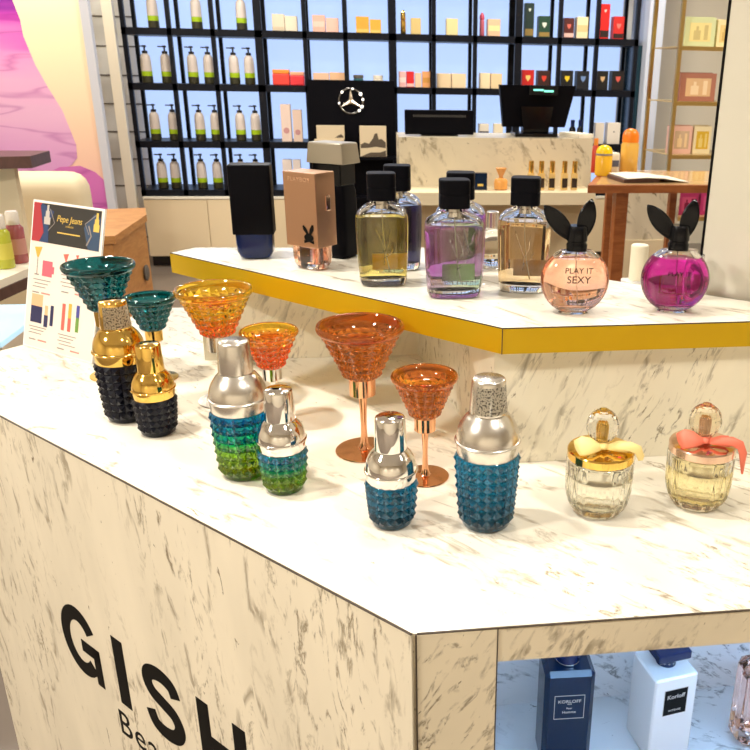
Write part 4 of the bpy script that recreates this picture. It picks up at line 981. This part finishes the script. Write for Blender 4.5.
# ------------------------------------------------------------------ cash desk with its small bottles
t = thing('cash_desk', 'marble fronted cash desk with a lower front ledge', 'counter', (0.70, 4.5, 0))
bm = bmesh.new(); box(bm, 0, 0.20, 0.0, 1.066, 0.40, 1.0775); obj('desk_block', bm, M['marble_desk'], t)
bm = bmesh.new(); box(bm, -0.02, -0.126, 0.756, 1.03, 0.252, 0.064); obj('ledge', bm, flat('ledge_cream', 236, 222, 190, 0.3), t)
bm = bmesh.new(); box(bm, -0.02, -0.06, 0.0, 1.02, 0.118, 0.7555); obj('lower_cabinet', bm, flat('desk_beige', 206, 186, 150, 0.5), t)
sx = [0.864, 0.920, 0.979, 1.047, 1.102]
for i, x in enumerate(sx):
    lab = 'mini bottle with gold cap, %s from left on the cash desk ledge' % ORD[i]
    if i == 0:
        mini = thing('mini_perfume_bottle', lab, 'perfume bottle', (x, 4.36, 0.8204), 0, 'mini bottles on the cash desk ledge')
        bm = bmesh.new(); box(bm, 0, 0, 0, 0.034, 0.024, 0.088, 0.002); obj('bottle_glass', bm, flat('amber_body', 222, 188, 120, 0.15), mini)
        bm = bmesh.new(); box(bm, 0, -0.0126, 0.012, 0.030, 0.001, 0.050); obj('label', bm, flat('mini_label', 44, 30, 24, 0.4), mini)
        bm = bmesh.new(); lathe(bm, [(0.013, 0.0882), (0.014, 0.09), (0.014, 0.150), (0.012, 0.152)], 20); obj('cap', bm, M['gold'], mini, smooth=0.6)
    else: dup(mini, (x, 4.36, 0.8204), random.uniform(-0.15, 0.15), lab)
t = thing('navy_mini_box', 'small navy box on the cash desk ledge', 'box', (0.590, 4.37, 0.8204)); bm = bmesh.new(); box(bm, 0, 0, 0, 0.072, 0.04, 0.088, 0.001); obj('carton', bm, M['navybox'], t)
bm = bmesh.new(); box(bm, 0, -0.0207, 0.02, 0.03, 0.001, 0.012); obj('label', bm, M['goldl'], t)
t = thing('amber_mini_bottle', 'round amber bottle with funnel shaped cap on the cash desk ledge', 'perfume bottle', (0.703, 4.37, 0.8204))
bm = bmesh.new(); lathe(bm, [(0.030, 0), (0.036, 0.004), (0.037, 0.045), (0.030, 0.056), (0.012, 0.062)], 28); obj('bottle_glass', bm, flat('amber_glassy', 226, 160, 84, 0.1), t, smooth=0.7)
bm = bmesh.new(); lathe(bm, [(0.010, 0.0622), (0.012, 0.072), (0.030, 0.112), (0.028, 0.114)], 24); obj('cap', bm, flat('amber_cap', 214, 150, 80, 0.2), t, smooth=0.7)
# till screen
t = thing('till_screen', 'black till screen with a small green customer display', 'monitor', (0.93, 4.66, 1.0779))
bm = bmesh.new(); rings(bm, [[Vector((-0.18, -0.03, 0.05)), Vector((0.17, -0.03, 0.05)), Vector((0.17, 0.02, 0.05)), Vector((-0.18, 0.02, 0.05))], [Vector((-0.21, -0.06, 0.27)), Vector((0.215, -0.06, 0.27)), Vector((0.215, -0.015, 0.27)), Vector((-0.21, -0.015, 0.27))]]); obj('screen_housing', bm, M['blacksatin'], t)
bm = bmesh.new(); box(bm, 0, 0.0, 0, 0.24, 0.16, 0.02, 0.004); rings(bm, [[Vector((-0.07, -0.055, 0.0202)), Vector((0.07, -0.055, 0.0202)), Vector((0.07, 0.02, 0.0202)), Vector((-0.07, 0.02, 0.0202))], [Vector((-0.09, -0.075, 0.16)), Vector((0.09, -0.075, 0.16)), Vector((0.09, -0.04, 0.16)), Vector((-0.09, -0.04, 0.16))]]); obj('stand', bm, M['blackgloss'], t)
bm = bmesh.new(); box(bm, 0.03, -0.076, 0.218, 0.16, 0.022, 0.05, 0.003); dm = obj('customer_display', bm, M['blackgloss'], t)
bm = bmesh.new(); box(bm, 0.00, -0.0885, 0.242, 0.055, 0.002, 0.009); box(bm, 0.057, -0.0885, 0.236, 0.052, 0.002, 0.010); obj('green_digits', bm, M['green_led'], dm)
t = thing('receipt_printer', 'low black monitor back on the left of the cash desk', 'monitor', (0.395, 4.66, 1.0779))
bm = bmesh.new(); box(bm, 0, -0.02, 0.006, 0.378, 0.05, 0.128, 0.006); obj('housing', bm, M['blacksatin'], t)
bm = bmesh.new(); 
for k in range(26): box(bm, -0.14 + k * 0.0112, -0.0465, 0.098, 0.007, 0.003, 0.012)
obj('vent_slots', bm, flat('vent_grey', 70, 68, 66, 0.5), t)
bm = bmesh.new(); box(bm, 0, 0.0, 0, 0.2, 0.12, 0.0058); obj('foot', bm, M['blackgloss'], t)
t = thing('paper_stack', 'loose white papers beside the till screen', 'papers', (1.165, 4.62, 1.0779), 0.35)
bm = bmesh.new(); box(bm, 0, 0, 0, 0.10, 0.20, 0.022, 0.002); obj('sheets', bm, M['whitepaint'], t)

# ------------------------------------------------------------------ wooden table with bottles
t = thing('wooden_table', 'reddish wooden bar table at the right', 'table', (0, 0, 0))
bm = bmesh.new(); prism(bm, [(0.945, 3.49), (1.95, 3.49), (1.95, 4.05), (1.16, 4.05)], 0.921, 0.955); obj('tabletop', bm, M['tablewood'], t)
bm = bmesh.new(); prism(bm, [(0.985, 3.51), (1.93, 3.51), (1.93, 4.03), (1.18, 4.03)], 0.9552, 0.9560); obj('painted_top_sheen', bm, flat('table_sheen', 196, 160, 116, 0.12), t)  # thin lighter sheet that paints a sheen onto the tabletop
for x, y, w in ((1.118, 3.56, 0.056), (1.195, 4.00, 0.032), (1.528, 4.00, 0.036), (1.88, 3.56, 0.056)):
    bm = bmesh.new(); box(bm, x, y, 0, w, w, 0.9208, 0.002); obj('leg', bm, M['tablewood'], t)
ZT = 0.9564
t = thing('yellow_dome_bottle', 'squat yellow bottle with a domed yellow cap on the wooden table', 'bottle', (1.110, 3.84, ZT))
bm = bmesh.new(); lathe(bm, [(0.036, 0), (0.040, 0.004), (0.040, 0.090), (0.037, 0.094)], 28); obj('bottle_body', bm, flat('yellow_shell', 236, 180, 40, 0.2), t, smooth=0.7)
bm = bmesh.new(); lathe(bm, [(0.0402, 0.0945), (0.0402, 0.102), (0.038, 0.1025)], 28); obj('grey_ring', bm, M['greyl'], t, smooth=0.7)
bm = bmesh.new(); lathe(bm, [(0.039, 0.1028), (0.038, 0.116), (0.030, 0.131), (0.016, 0.139), (0.004, 0.141)], 28); obj('cap', bm, flat('yellow_cap', 246, 206, 20, 0.2), t, smooth=0.7)
t = thing('orange_capped_bottle', 'tall yellow water bottle with an orange cap on the wooden table', 'bottle', (1.262, 3.93, ZT))
bm = bmesh.new(); lathe(bm, [(0.040, 0), (0.043, 0.004), (0.043, 0.135), (0.038, 0.148)], 28); obj('bottle_body', bm, flat('straw_plastic', 232, 182, 84, 0.12), t, smooth=0.7)
bm = bmesh.new(); lathe(bm, [(0.040, 0.1482), (0.040, 0.176), (0.036, 0.192), (0.024, 0.206), (0.006, 0.211)], 28); obj('cap', bm, flat('orange_cap', 240, 130, 20, 0.3), t, smooth=0.7)
t = thing('white_tub', 'small white tub between the two yellow bottles', 'tub', (1.180, 3.92, ZT))
bm = bmesh.new(); box(bm, 0, 0, 0, 0.055, 0.05, 0.10, 0.012); obj('tub_body', bm, M['whitepaint'], t)
bm = bmesh.new(); box(bm, 0.004, -0.0255, 0.035, 0.034, 0.001, 0.03); obj('label', bm, flat('tub_label', 90, 96, 120, 0.4), t)
t = thing('red_tube', 'small red tube behind the squat yellow bottle', 'tube', (1.100, 3.96, ZT))
bm = bmesh.new(); lathe(bm, [(0.017, 0), (0.018, 0.003), (0.016, 0.12), (0.010, 0.13)], 18); obj('tube_body', bm, flat('red_tube_skin', 200, 60, 40, 0.3), t, smooth=0.7)
bm = bmesh.new(); lathe(bm, [(0.011, 0.1302), (0.011, 0.16), (0.009, 0.162)], 18); obj('cap', bm, flat('orange_tip', 240, 150, 60, 0.3), t, smooth=0.7)
t = thing('magazine', 'open white leaflet over a dark folder on the wooden table', 'papers', (1.27, 3.67, ZT), 0.1)
bm = bmesh.new(); box(bm, -0.07, 0.0, 0, 0.17, 0.20, 0.016, 0.002); obj('folder', bm, M['darkwood'], t)
bm = bmesh.new()
rings(bm, [[Vector((x, -0.11, z)), Vector((x, 0.12, z)), Vector((x, 0.12, z + 0.002)), Vector((x, -0.11, z + 0.002))] for x, z in ((-0.14, 0.018), (-0.05, 0.022), (0.03, 0.018), (0.11, 0.006), (0.16, 0.001))]); obj('leaflet', bm, M['whitepaint'], t)
# marble pedestal behind the table
t = thing('marble_pedestal', 'marble pedestal with a cream base behind the wooden table', 'pedestal', (1.545, 4.45, 0))
bm = bmesh.new(); box(bm, 0, 0, 0.55, 0.30, 0.25, 0.35); obj('marble_block', bm, M['marble_desk'], t)
bm = bmesh.new(); box(bm, 0, 0, 0, 0.32, 0.27, 0.5495); obj('plinth', bm, M['cabinet'], t)

# ------------------------------------------------------------------ brass shelf stand with gift boxes
t = thing('brass_shelf_stand', 'brass framed open shelf stand at the right', 'shelf stand', (0, 0, 0))
for x, y in ((1.714, 4.60), (1.690, 4.98), (2.50, 4.60), (2.50, 4.98)):
    bm = bmesh.new(); box(bm, x, y, 0, 0.022, 0.022, 2.3); obj('post', bm, M['brass'], t)
for z in (0.63, 0.985, 1.275, 1.563, 1.86):
    bm = bmesh.new(); prism(bm, [(1.714, 4.60), (2.50, 4.60), (2.50, 4.98), (1.690, 4.98)], z - 0.006, z); sb = obj('shelf_board', bm, flat('brass_shelf', 196, 170, 116, 0.3), t)
    bm = bmesh.new(); box(bm, 2.107, 4.592, z - 0.022, 0.80, 0.012, 0.022); obj('front_rail', bm, M['brass'], sb)
def window_box(label, x, z, w, h, d, c, c2, c3, rz=0.0, y=4.70):
    b = thing('gift_set_box', label, 'box', (x, y, z + 0.0004), rz, 'window gift boxes on the brass stand')
    bm = bmesh.new(); box(bm, 0, 0, 0, w, d, h, 0.001, seg=1); obj('carton', bm, flat('gift_%d_%d' % (c[0], c[2]) , *c, 0.4), b)
    f0 = frame_at((0, -d / 2 - 0.0002, 0), (1, 0, 0), (0, 0, 1))
    win = obj('display_window', polys(bmesh.new(), [rect(-w * 0.34, h * 0.18, w * 0.36, h * 0.82)], f0, 0.0006), flat('gwin_%d_%d' % (c2[0], c2[2]), *c2, 0.2), b)
    obj('shown_bottle', polys(bmesh.new(), [rect(-w * 0.2, h * 0.24, w * 0.02, h * 0.56), rect(-w * 0.13, h * 0.56, -w * 0.05, h * 0.7)] + [rect(w * 0.14, h * 0.24, w * 0.26, h * 0.74)], f0 @ Matrix.Translation((0, 0, 0.0007)), 0.0008), flat('gbot_%d_%d' % (c3[0], c3[2]), *c3, 0.2), win)
    bm = bmesh.new(); box(bm, 0, 0, h + 0.0002, w * 0.9, 0.02, 0.004); obj('lid_flap', bm, flat('gift_%d_%d_lid' % (c[0], c[2]), *c, 0.4), b)
window_box('pale green window gift box on the upper brass shelf', 1.850, 1.563, 0.170, 0.150, 0.08, (214, 222, 172), (240, 226, 158), (206, 190, 132), -0.12)
window_box('narrow cream gift box beside the pale green one', 1.995, 1.563, 0.10, 0.140, 0.08, (240, 224, 172), (232, 206, 140), (214, 180, 110))
window_box('rose brown window gift box on the middle brass shelf', 1.862, 1.275, 0.215, 0.150, 0.09, (170, 112, 92), (222, 184, 140), (240, 214, 176), 0.05)
window_box('pale pink window gift box on the lower brass shelf', 1.800, 0.985, 0.125, 0.155, 0.08, (232, 186, 168), (206, 176, 146), (236, 206, 160))
window_box('yellow fronted gift box beside the pale pink one', 1.925, 0.985, 0.105, 0.155, 0.08, (236, 220, 178), (220, 178, 60), (232, 206, 120))
window_box('small magenta box low on the brass stand', 1.775, 0.63, 0.085, 0.130, 0.07, (180, 50, 130), (206, 96, 160), (226, 130, 180))
window_box('wide magenta box low on the brass stand', 1.885, 0.63, 0.120, 0.130, 0.07, (172, 40, 96), (200, 80, 120), (120, 30, 60))
window_box('magenta box at the right end of the low brass shelf', 2.02, 0.63, 0.120, 0.140, 0.07, (186, 46, 110), (210, 90, 140), (130, 30, 70))

# white pier, blue light put into its colour, between the shelving and the brass stand, post and slat wall at the left
structure('pillar_right', bx(2.110, 6.38, 0, 0.115, 0.40, 3.0), mat('blue_lit_pier', rgb(206, 214, 232), 0.3))
t = thing('white_post', 'slim white post left of the lit shelving', 'post', (-1.722, 6.30, 0))
bm = bmesh.new(); box(bm, 0, 0, 0.01, 0.068, 0.05, 2.98, 0.002); obj('shaft', bm, M['whitepaint'], t)
bm = bmesh.new(); box(bm, 0, 0, 0, 0.10, 0.08, 0.0098); obj('base_plate', bm, M['grey'], t)
t = thing('slat_wall', 'grey slatted wall panel behind the white post', 'wall panel', (-1.92, 6.70, 0))
bm = bmesh.new(); box(bm, 0, 0, 0, 0.62, 0.04, 2.9); obj('board', bm, M['grey'], t)
bm = bmesh.new()
for k in range(14): box(bm, 0, -0.021, 0.14 + k * 0.2, 0.60, 0.004, 0.010)
obj('groove', bm, M['darkslot'], t)

# ------------------------------------------------------------------ flower mural, sofa and side furniture at the left
t = thing('flower_mural', 'large wall mural of pink and purple petals on cream', 'mural', (-1.69, 5.60, 0.35))
def mural_mat():
    m, nt, b = newmat('mural_print')
    v = texco(nt); s = nt.nodes.new('ShaderNodeSeparateXYZ'); nt.links.new(v, s.inputs[0])
    r = ramp(nt, [(0.0, rgb(232, 176, 170)), (0.45, rgb(244, 206, 178)), (0.85, rgb(252, 236, 196)), (1.0, rgb(252, 244, 214))], math_(nt, 'DIVIDE', s.outputs[2], 1.5))
    nt.links.new(r.outputs[0], b.inputs['Base Color']); setp(b, rough=0.5); return m
bm = bmesh.new(); box(bm, -1.1, 0.02, 0, 2.2, 0.03, 2.4); obj('mural_board', bm, mural_mat(), t)
bm = bmesh.new(); box(bm, 0.025, 0.02, 0, 0.05, 0.05, 2.4); obj('frame_edge', bm, flat('mural_frame', 198, 200, 210, 0.35), t)
def petal_mat(name, stops, z0, z1):
    m, nt, b = newmat(name)
    v = texco(nt); s = nt.nodes.new('ShaderNodeSeparateXYZ'); nt.links.new(v, s.inputs[0])
    n = noise(nt, texco(nt, (0, 0.3, 0), (0.35, 1, 2.6)), 3.0, 2, 0.4, 0.3)
    f = nt.nodes.new('ShaderNodeMapRange'); f.inputs[1].default_value = z0; f.inputs[2].default_value = z1
    nt.links.new(math_(nt, 'ADD', s.outputs[2], math_(nt, 'MULTIPLY', math_(nt, 'SUBTRACT', n, 0.5), 0.5)), f.inputs[0])
    r = ramp(nt, stops, f.outputs[0])
    w = ramp(nt, [(0.47, (1, 1, 1, 1)), (0.50, rgb(226, 206, 228)), (0.53, (1, 1, 1, 1))], n)
    mm = nt.nodes.new('ShaderNodeMix'); mm.data_type = 'RGBA'; mm.blend_type = 'MULTIPLY'; mm.inputs[0].default_value = 1.0
    nt.links.new(r.outputs[0], mm.inputs[6]); nt.links.new(w.outputs[0], mm.inputs[7])
    nt.links.new(mm.outputs[2], b.inputs['Base Color']); setp(b, rough=0.5); return m
pm1 = petal_mat('petal_print', [(0, rgb(212, 150, 204)), (0.45, rgb(226, 176, 210)), (0.72, rgb(238, 150, 208)), (0.88, rgb(210, 66, 190)), (1, rgb(140, 30, 160))], 0.35, 1.45)
mf = frame_at((0, 0.004, 0), (1, 0, 0), (0, 0, 1))
PET1 = [(-0.994, 0.305), (-0.504, 0.33), (-0.385, 0.393), (-0.259, 0.43), (-0.182, 0.462), (-0.145, 0.505), (-0.139, 0.585), (-0.161, 0.676), (-0.191, 0.795), (-0.252, 0.924), (-0.306, 1.055), (-0.348, 1.218), (-0.35, 1.306), (-0.376, 1.414), (-0.359, 1.732), (-0.712, 1.719)]
PET2 = [(-0.452, -0.017), (0.003, -0.021), (0.02, 0.208), (0.01, 0.355), (-0.048, 0.418), (-0.134, 0.456), (-0.256, 0.449), (-0.385, 0.393), (-0.504, 0.33)]
PET3 = [(-0.256, 0.368), (-0.289, 0.393), (-0.322, 0.411), (-0.365, 0.368)]
obj('large_petal', polys(bmesh.new(), [PET1], mf, 0.001), pm1, t)
obj('small_petal', polys(bmesh.new(), [PET2], mf, 0.0014), petal_mat('small_petal_print', [(0, rgb(190, 90, 170)), (1, rgb(214, 120, 190))], 0.0, 0.6), t)
obj('petal_heart', polys(bmesh.new(), [PET3], mf, 0.0018), flat('petal_dark', 96, 24, 140, 0.5), t)

t = thing('cream_sofa', 'cream sofa with a rounded back below the mural', 'sofa', (-2.25, 4.74, 0))
bm = bmesh.new(); box(bm, 0, 0, 0.10, 1.45, 0.28, 0.765, 0.12, seg=5); obj('backrest', bm, M['sofa'], t, smooth=0.8)
bm = bmesh.new(); box(bm, 0, -0.29, 0.10, 1.42, 0.28, 0.32, 0.06, seg=4); obj('seat', bm, M['sofa'], t, smooth=0.8)
for s in (-1, 1):
    bm = bmesh.new(); box(bm, s * 0.6, -0.2, 0, 0.05, 0.05, 0.0995); obj('leg', bm, M['darkwood'], t)
t = thing('dark_wood_shelf_table', 'dark wooden tabletop edge at the far left', 'table', (-2.10, 4.05, 0))
bm = bmesh.new(); prism(bm, [(0.59, -0.05), (0.58, 0.22), (-0.60, 0.22), (-0.60, -0.40)], 0.965, 1.018); obj('tabletop', bm, M['darkwood'], t)
for x, y in ((-0.5, 0.1), (-0.5, -0.25)):
    bm = bmesh.new(); box(bm, x, y, 0, 0.06, 0.06, 0.9645); obj('leg', bm, M['darkwood'], t)
bm = bmesh.new(); box(bm, -0.02, 0.05, 0.50, 1.0, 0.04, 0.4645); obj('apron', bm, M['sofa'], t)

t = thing('wooden_cabinet', 'honey coloured wooden cabinet with a round dark knob behind the sign', 'cabinet', (0, 0, 0))
bm = bmesh.new(); prism(bm, [(-1.000, 3.805), (-1.050, 3.990), (-1.33, 3.925), (-1.27, 3.30), (-1.000, 3.31)], 0.0, 0.755); obj('carcass', bm, M['wood'], t)
bm = bmesh.new(); prism(bm, [(-0.990, 3.810), (-1.042, 4.005), (-1.34, 3.935), (-1.28, 3.285), (-0.985, 3.295)], 0.7555, 0.785); obj('cabinet_top', bm, M['wood'], t)
bm = bmesh.new(); lathe(bm, [(0.010, 0), (0.034, 0.004), (0.036, 0.010), (0.028, 0.014), (0.008, 0.017)], 28)
bmesh.ops.rotate(bm, verts=bm.verts, cent=(0, 0, 0), matrix=Matrix.Rotation(PI / 2, 3, 'Y'))
bmesh.ops.translate(bm, verts=bm.verts, vec=(-0.9995, 3.70, 0.545)); obj('knob', bm, M['darkslot'], t, smooth=0.7)

t = thing('side_display_table', 'white topped side counter with a brown edge at the far left', 'table', (0, 0, 0))
bm = bmesh.new(); prism(bm, [(-1.100, 2.50), (-1.055, 2.79), (-1.75, 2.95), (-1.9, 2.30), (-1.12, 2.30)], 0.776, 0.80); obj('tabletop', bm, M['whitepaint'], t)
bm = bmesh.new(); prism(bm, [(-1.096, 2.498), (-1.050, 2.794), (-1.08, 2.80), (-1.126, 2.50)], 0.742, 0.7755)
prism(bm, [(-1.126, 2.50), (-1.096, 2.498), (-1.116, 2.296), (-1.146, 2.296)], 0.742, 0.7755); obj('edge_trim', bm, M['darkwood'], t)
for x, y in ((-1.70, 2.85), (-1.80, 2.40), (-1.30, 2.80)):
    bm = bmesh.new(); box(bm, x, y, 0, 0.05, 0.05, 0.7415); obj('leg', bm, M['darkwood'], t)
SB = [(-1.143, 2.690, (186, 190, 60), 'yellow green bottle with a white cap on the side counter'), (-1.130, 2.765, (168, 90, 96), 'red patterned bottle with a white cap on the side counter'), (-1.235, 2.755, (70, 60, 96), 'dark blue bottle with a white cap on the side counter')]
for i, (x, y, c, lab) in enumerate(SB):
    t = thing('tall_side_bottle', lab, 'bottle', (x, y, 0.8004), 0, 'bottles on the side counter')
    bm = bmesh.new(); lathe(bm, [(0.024, 0), (0.027, 0.004), (0.027, 0.112), (0.018, 0.124)], 28); obj('bottle_body', bm, flat('side_bottle%d' % i, *c, 0.15), t, smooth=0.7)
    bm = bmesh.new(); lathe(bm, [(0.019, 0.1242), (0.020, 0.128), (0.019, 0.162), (0.016, 0.166)], 24); obj('cap', bm, flat('side_cap%d' % i, 232, 224, 214, 0.25), t, smooth=0.7)
    bm = bmesh.new(); lathe(bm, [(0.0274, 0.030), (0.0274, 0.080)], 28); obj('label_band', bm, flat('side_label%d' % i, *[(214, 206, 90), (206, 150, 140), (120, 110, 150)][i], 0.3), t, smooth=0.7)
t = thing('glow_topped_plinth', 'low white plinth with added pale blue glow behind the counter at the left', 'plinth', (0, 0, 0))
bm = bmesh.new(); prism(bm, [(-1.35, 3.02), (-1.35, 3.55), (-2.2, 3.55), (-2.2, 3.02)], 0.0, 0.43); obj('plinth_body', bm, M['whitepaint'], t)
bm = bmesh.new(); prism(bm, [(-1.35, 3.02), (-1.35, 3.55), (-2.2, 3.55), (-2.2, 3.02)], 0.4305, 0.45); obj('glow_top', bm, M['cool_light_glow'], t)

# ------------------------------------------------------------------ lights: ceiling spotlights, plus unseen downlights added as fill
def area(name, loc, size, energy, color, target=None, spread=PI, shape='DISK', sy=None):
    l = D.lights.new(name, 'AREA'); l.shape = shape; l.size = size; l.energy = energy; l.color = color; l.spread = spread
    if sy: l.size_y = sy
    o = D.objects.new(name, l); COL.objects.link(o); o.location = loc
    d = (Vector(target) - Vector(loc)) if target else Vector((0, 0, -1))
    o.rotation_euler = d.to_track_quat('-Z', 'Y').to_euler()
    return o
WARM = (1.0, 0.94, 0.84); NEUT = (1.0, 0.95, 0.85)
area('spotlight', (-0.85, 1.00, 2.85), 0.13, 4.8, NEUT, (0.0, 0.95, 0.95), 1.3)
area('spotlight', (0.95, -0.30, 2.85), 0.13, 2.9, NEUT, (0.1, 0.9, 0.95), 1.3)
area('spotlight', (0.25, 1.35, 2.95), 0.16, 2.2, NEUT, (0.1, 1.0, 0.95), 1.6)
for x, y, en in ((-2.4, -0.2, 165), (-1.8, -2.2, 60), (0.2, -2.2, 60), (2.0, -2.2, 50), (2.4, -0.2, 8), (-2.4, 3.2, 60), (0.2, 3.0, 40), (2.6, 3.4, 80), (-2.4, 4.6, 52), (-1.85, 5.95, 34), (1.6, 5.2, 70), (-0.6, 5.2, 60)):  # unseen lamps added as fill for counter side, front wall, mural and post
    area('fill_downlight', (x, y, 2.98), 0.35, en * 0.55, WARM, spread=1.7 if y < -2 else PI)
W = D.worlds.new('world'); S.world = W; W.use_nodes = True
W.node_tree.nodes['Background'].inputs[0].default_value = (1.0, 0.88, 0.70, 1); W.node_tree.nodes['Background'].inputs[1].default_value = 0.1

S.view_settings.view_transform = 'Standard'; S.view_settings.look = 'None'
S.view_settings.exposure = 0.2; S.view_settings.gamma = 1.0; S.view_settings.use_curve_mapping = False
cy = S.cycles
cy.use_denoising = True
cy.max_bounces = 20; cy.transmission_bounces = 16; cy.glossy_bounces = 8; cy.diffuse_bounces = 5; cy.transparent_max_bounces = 12
cy.sample_clamp_indirect = 6.0; cy.blur_glossy = 0.5
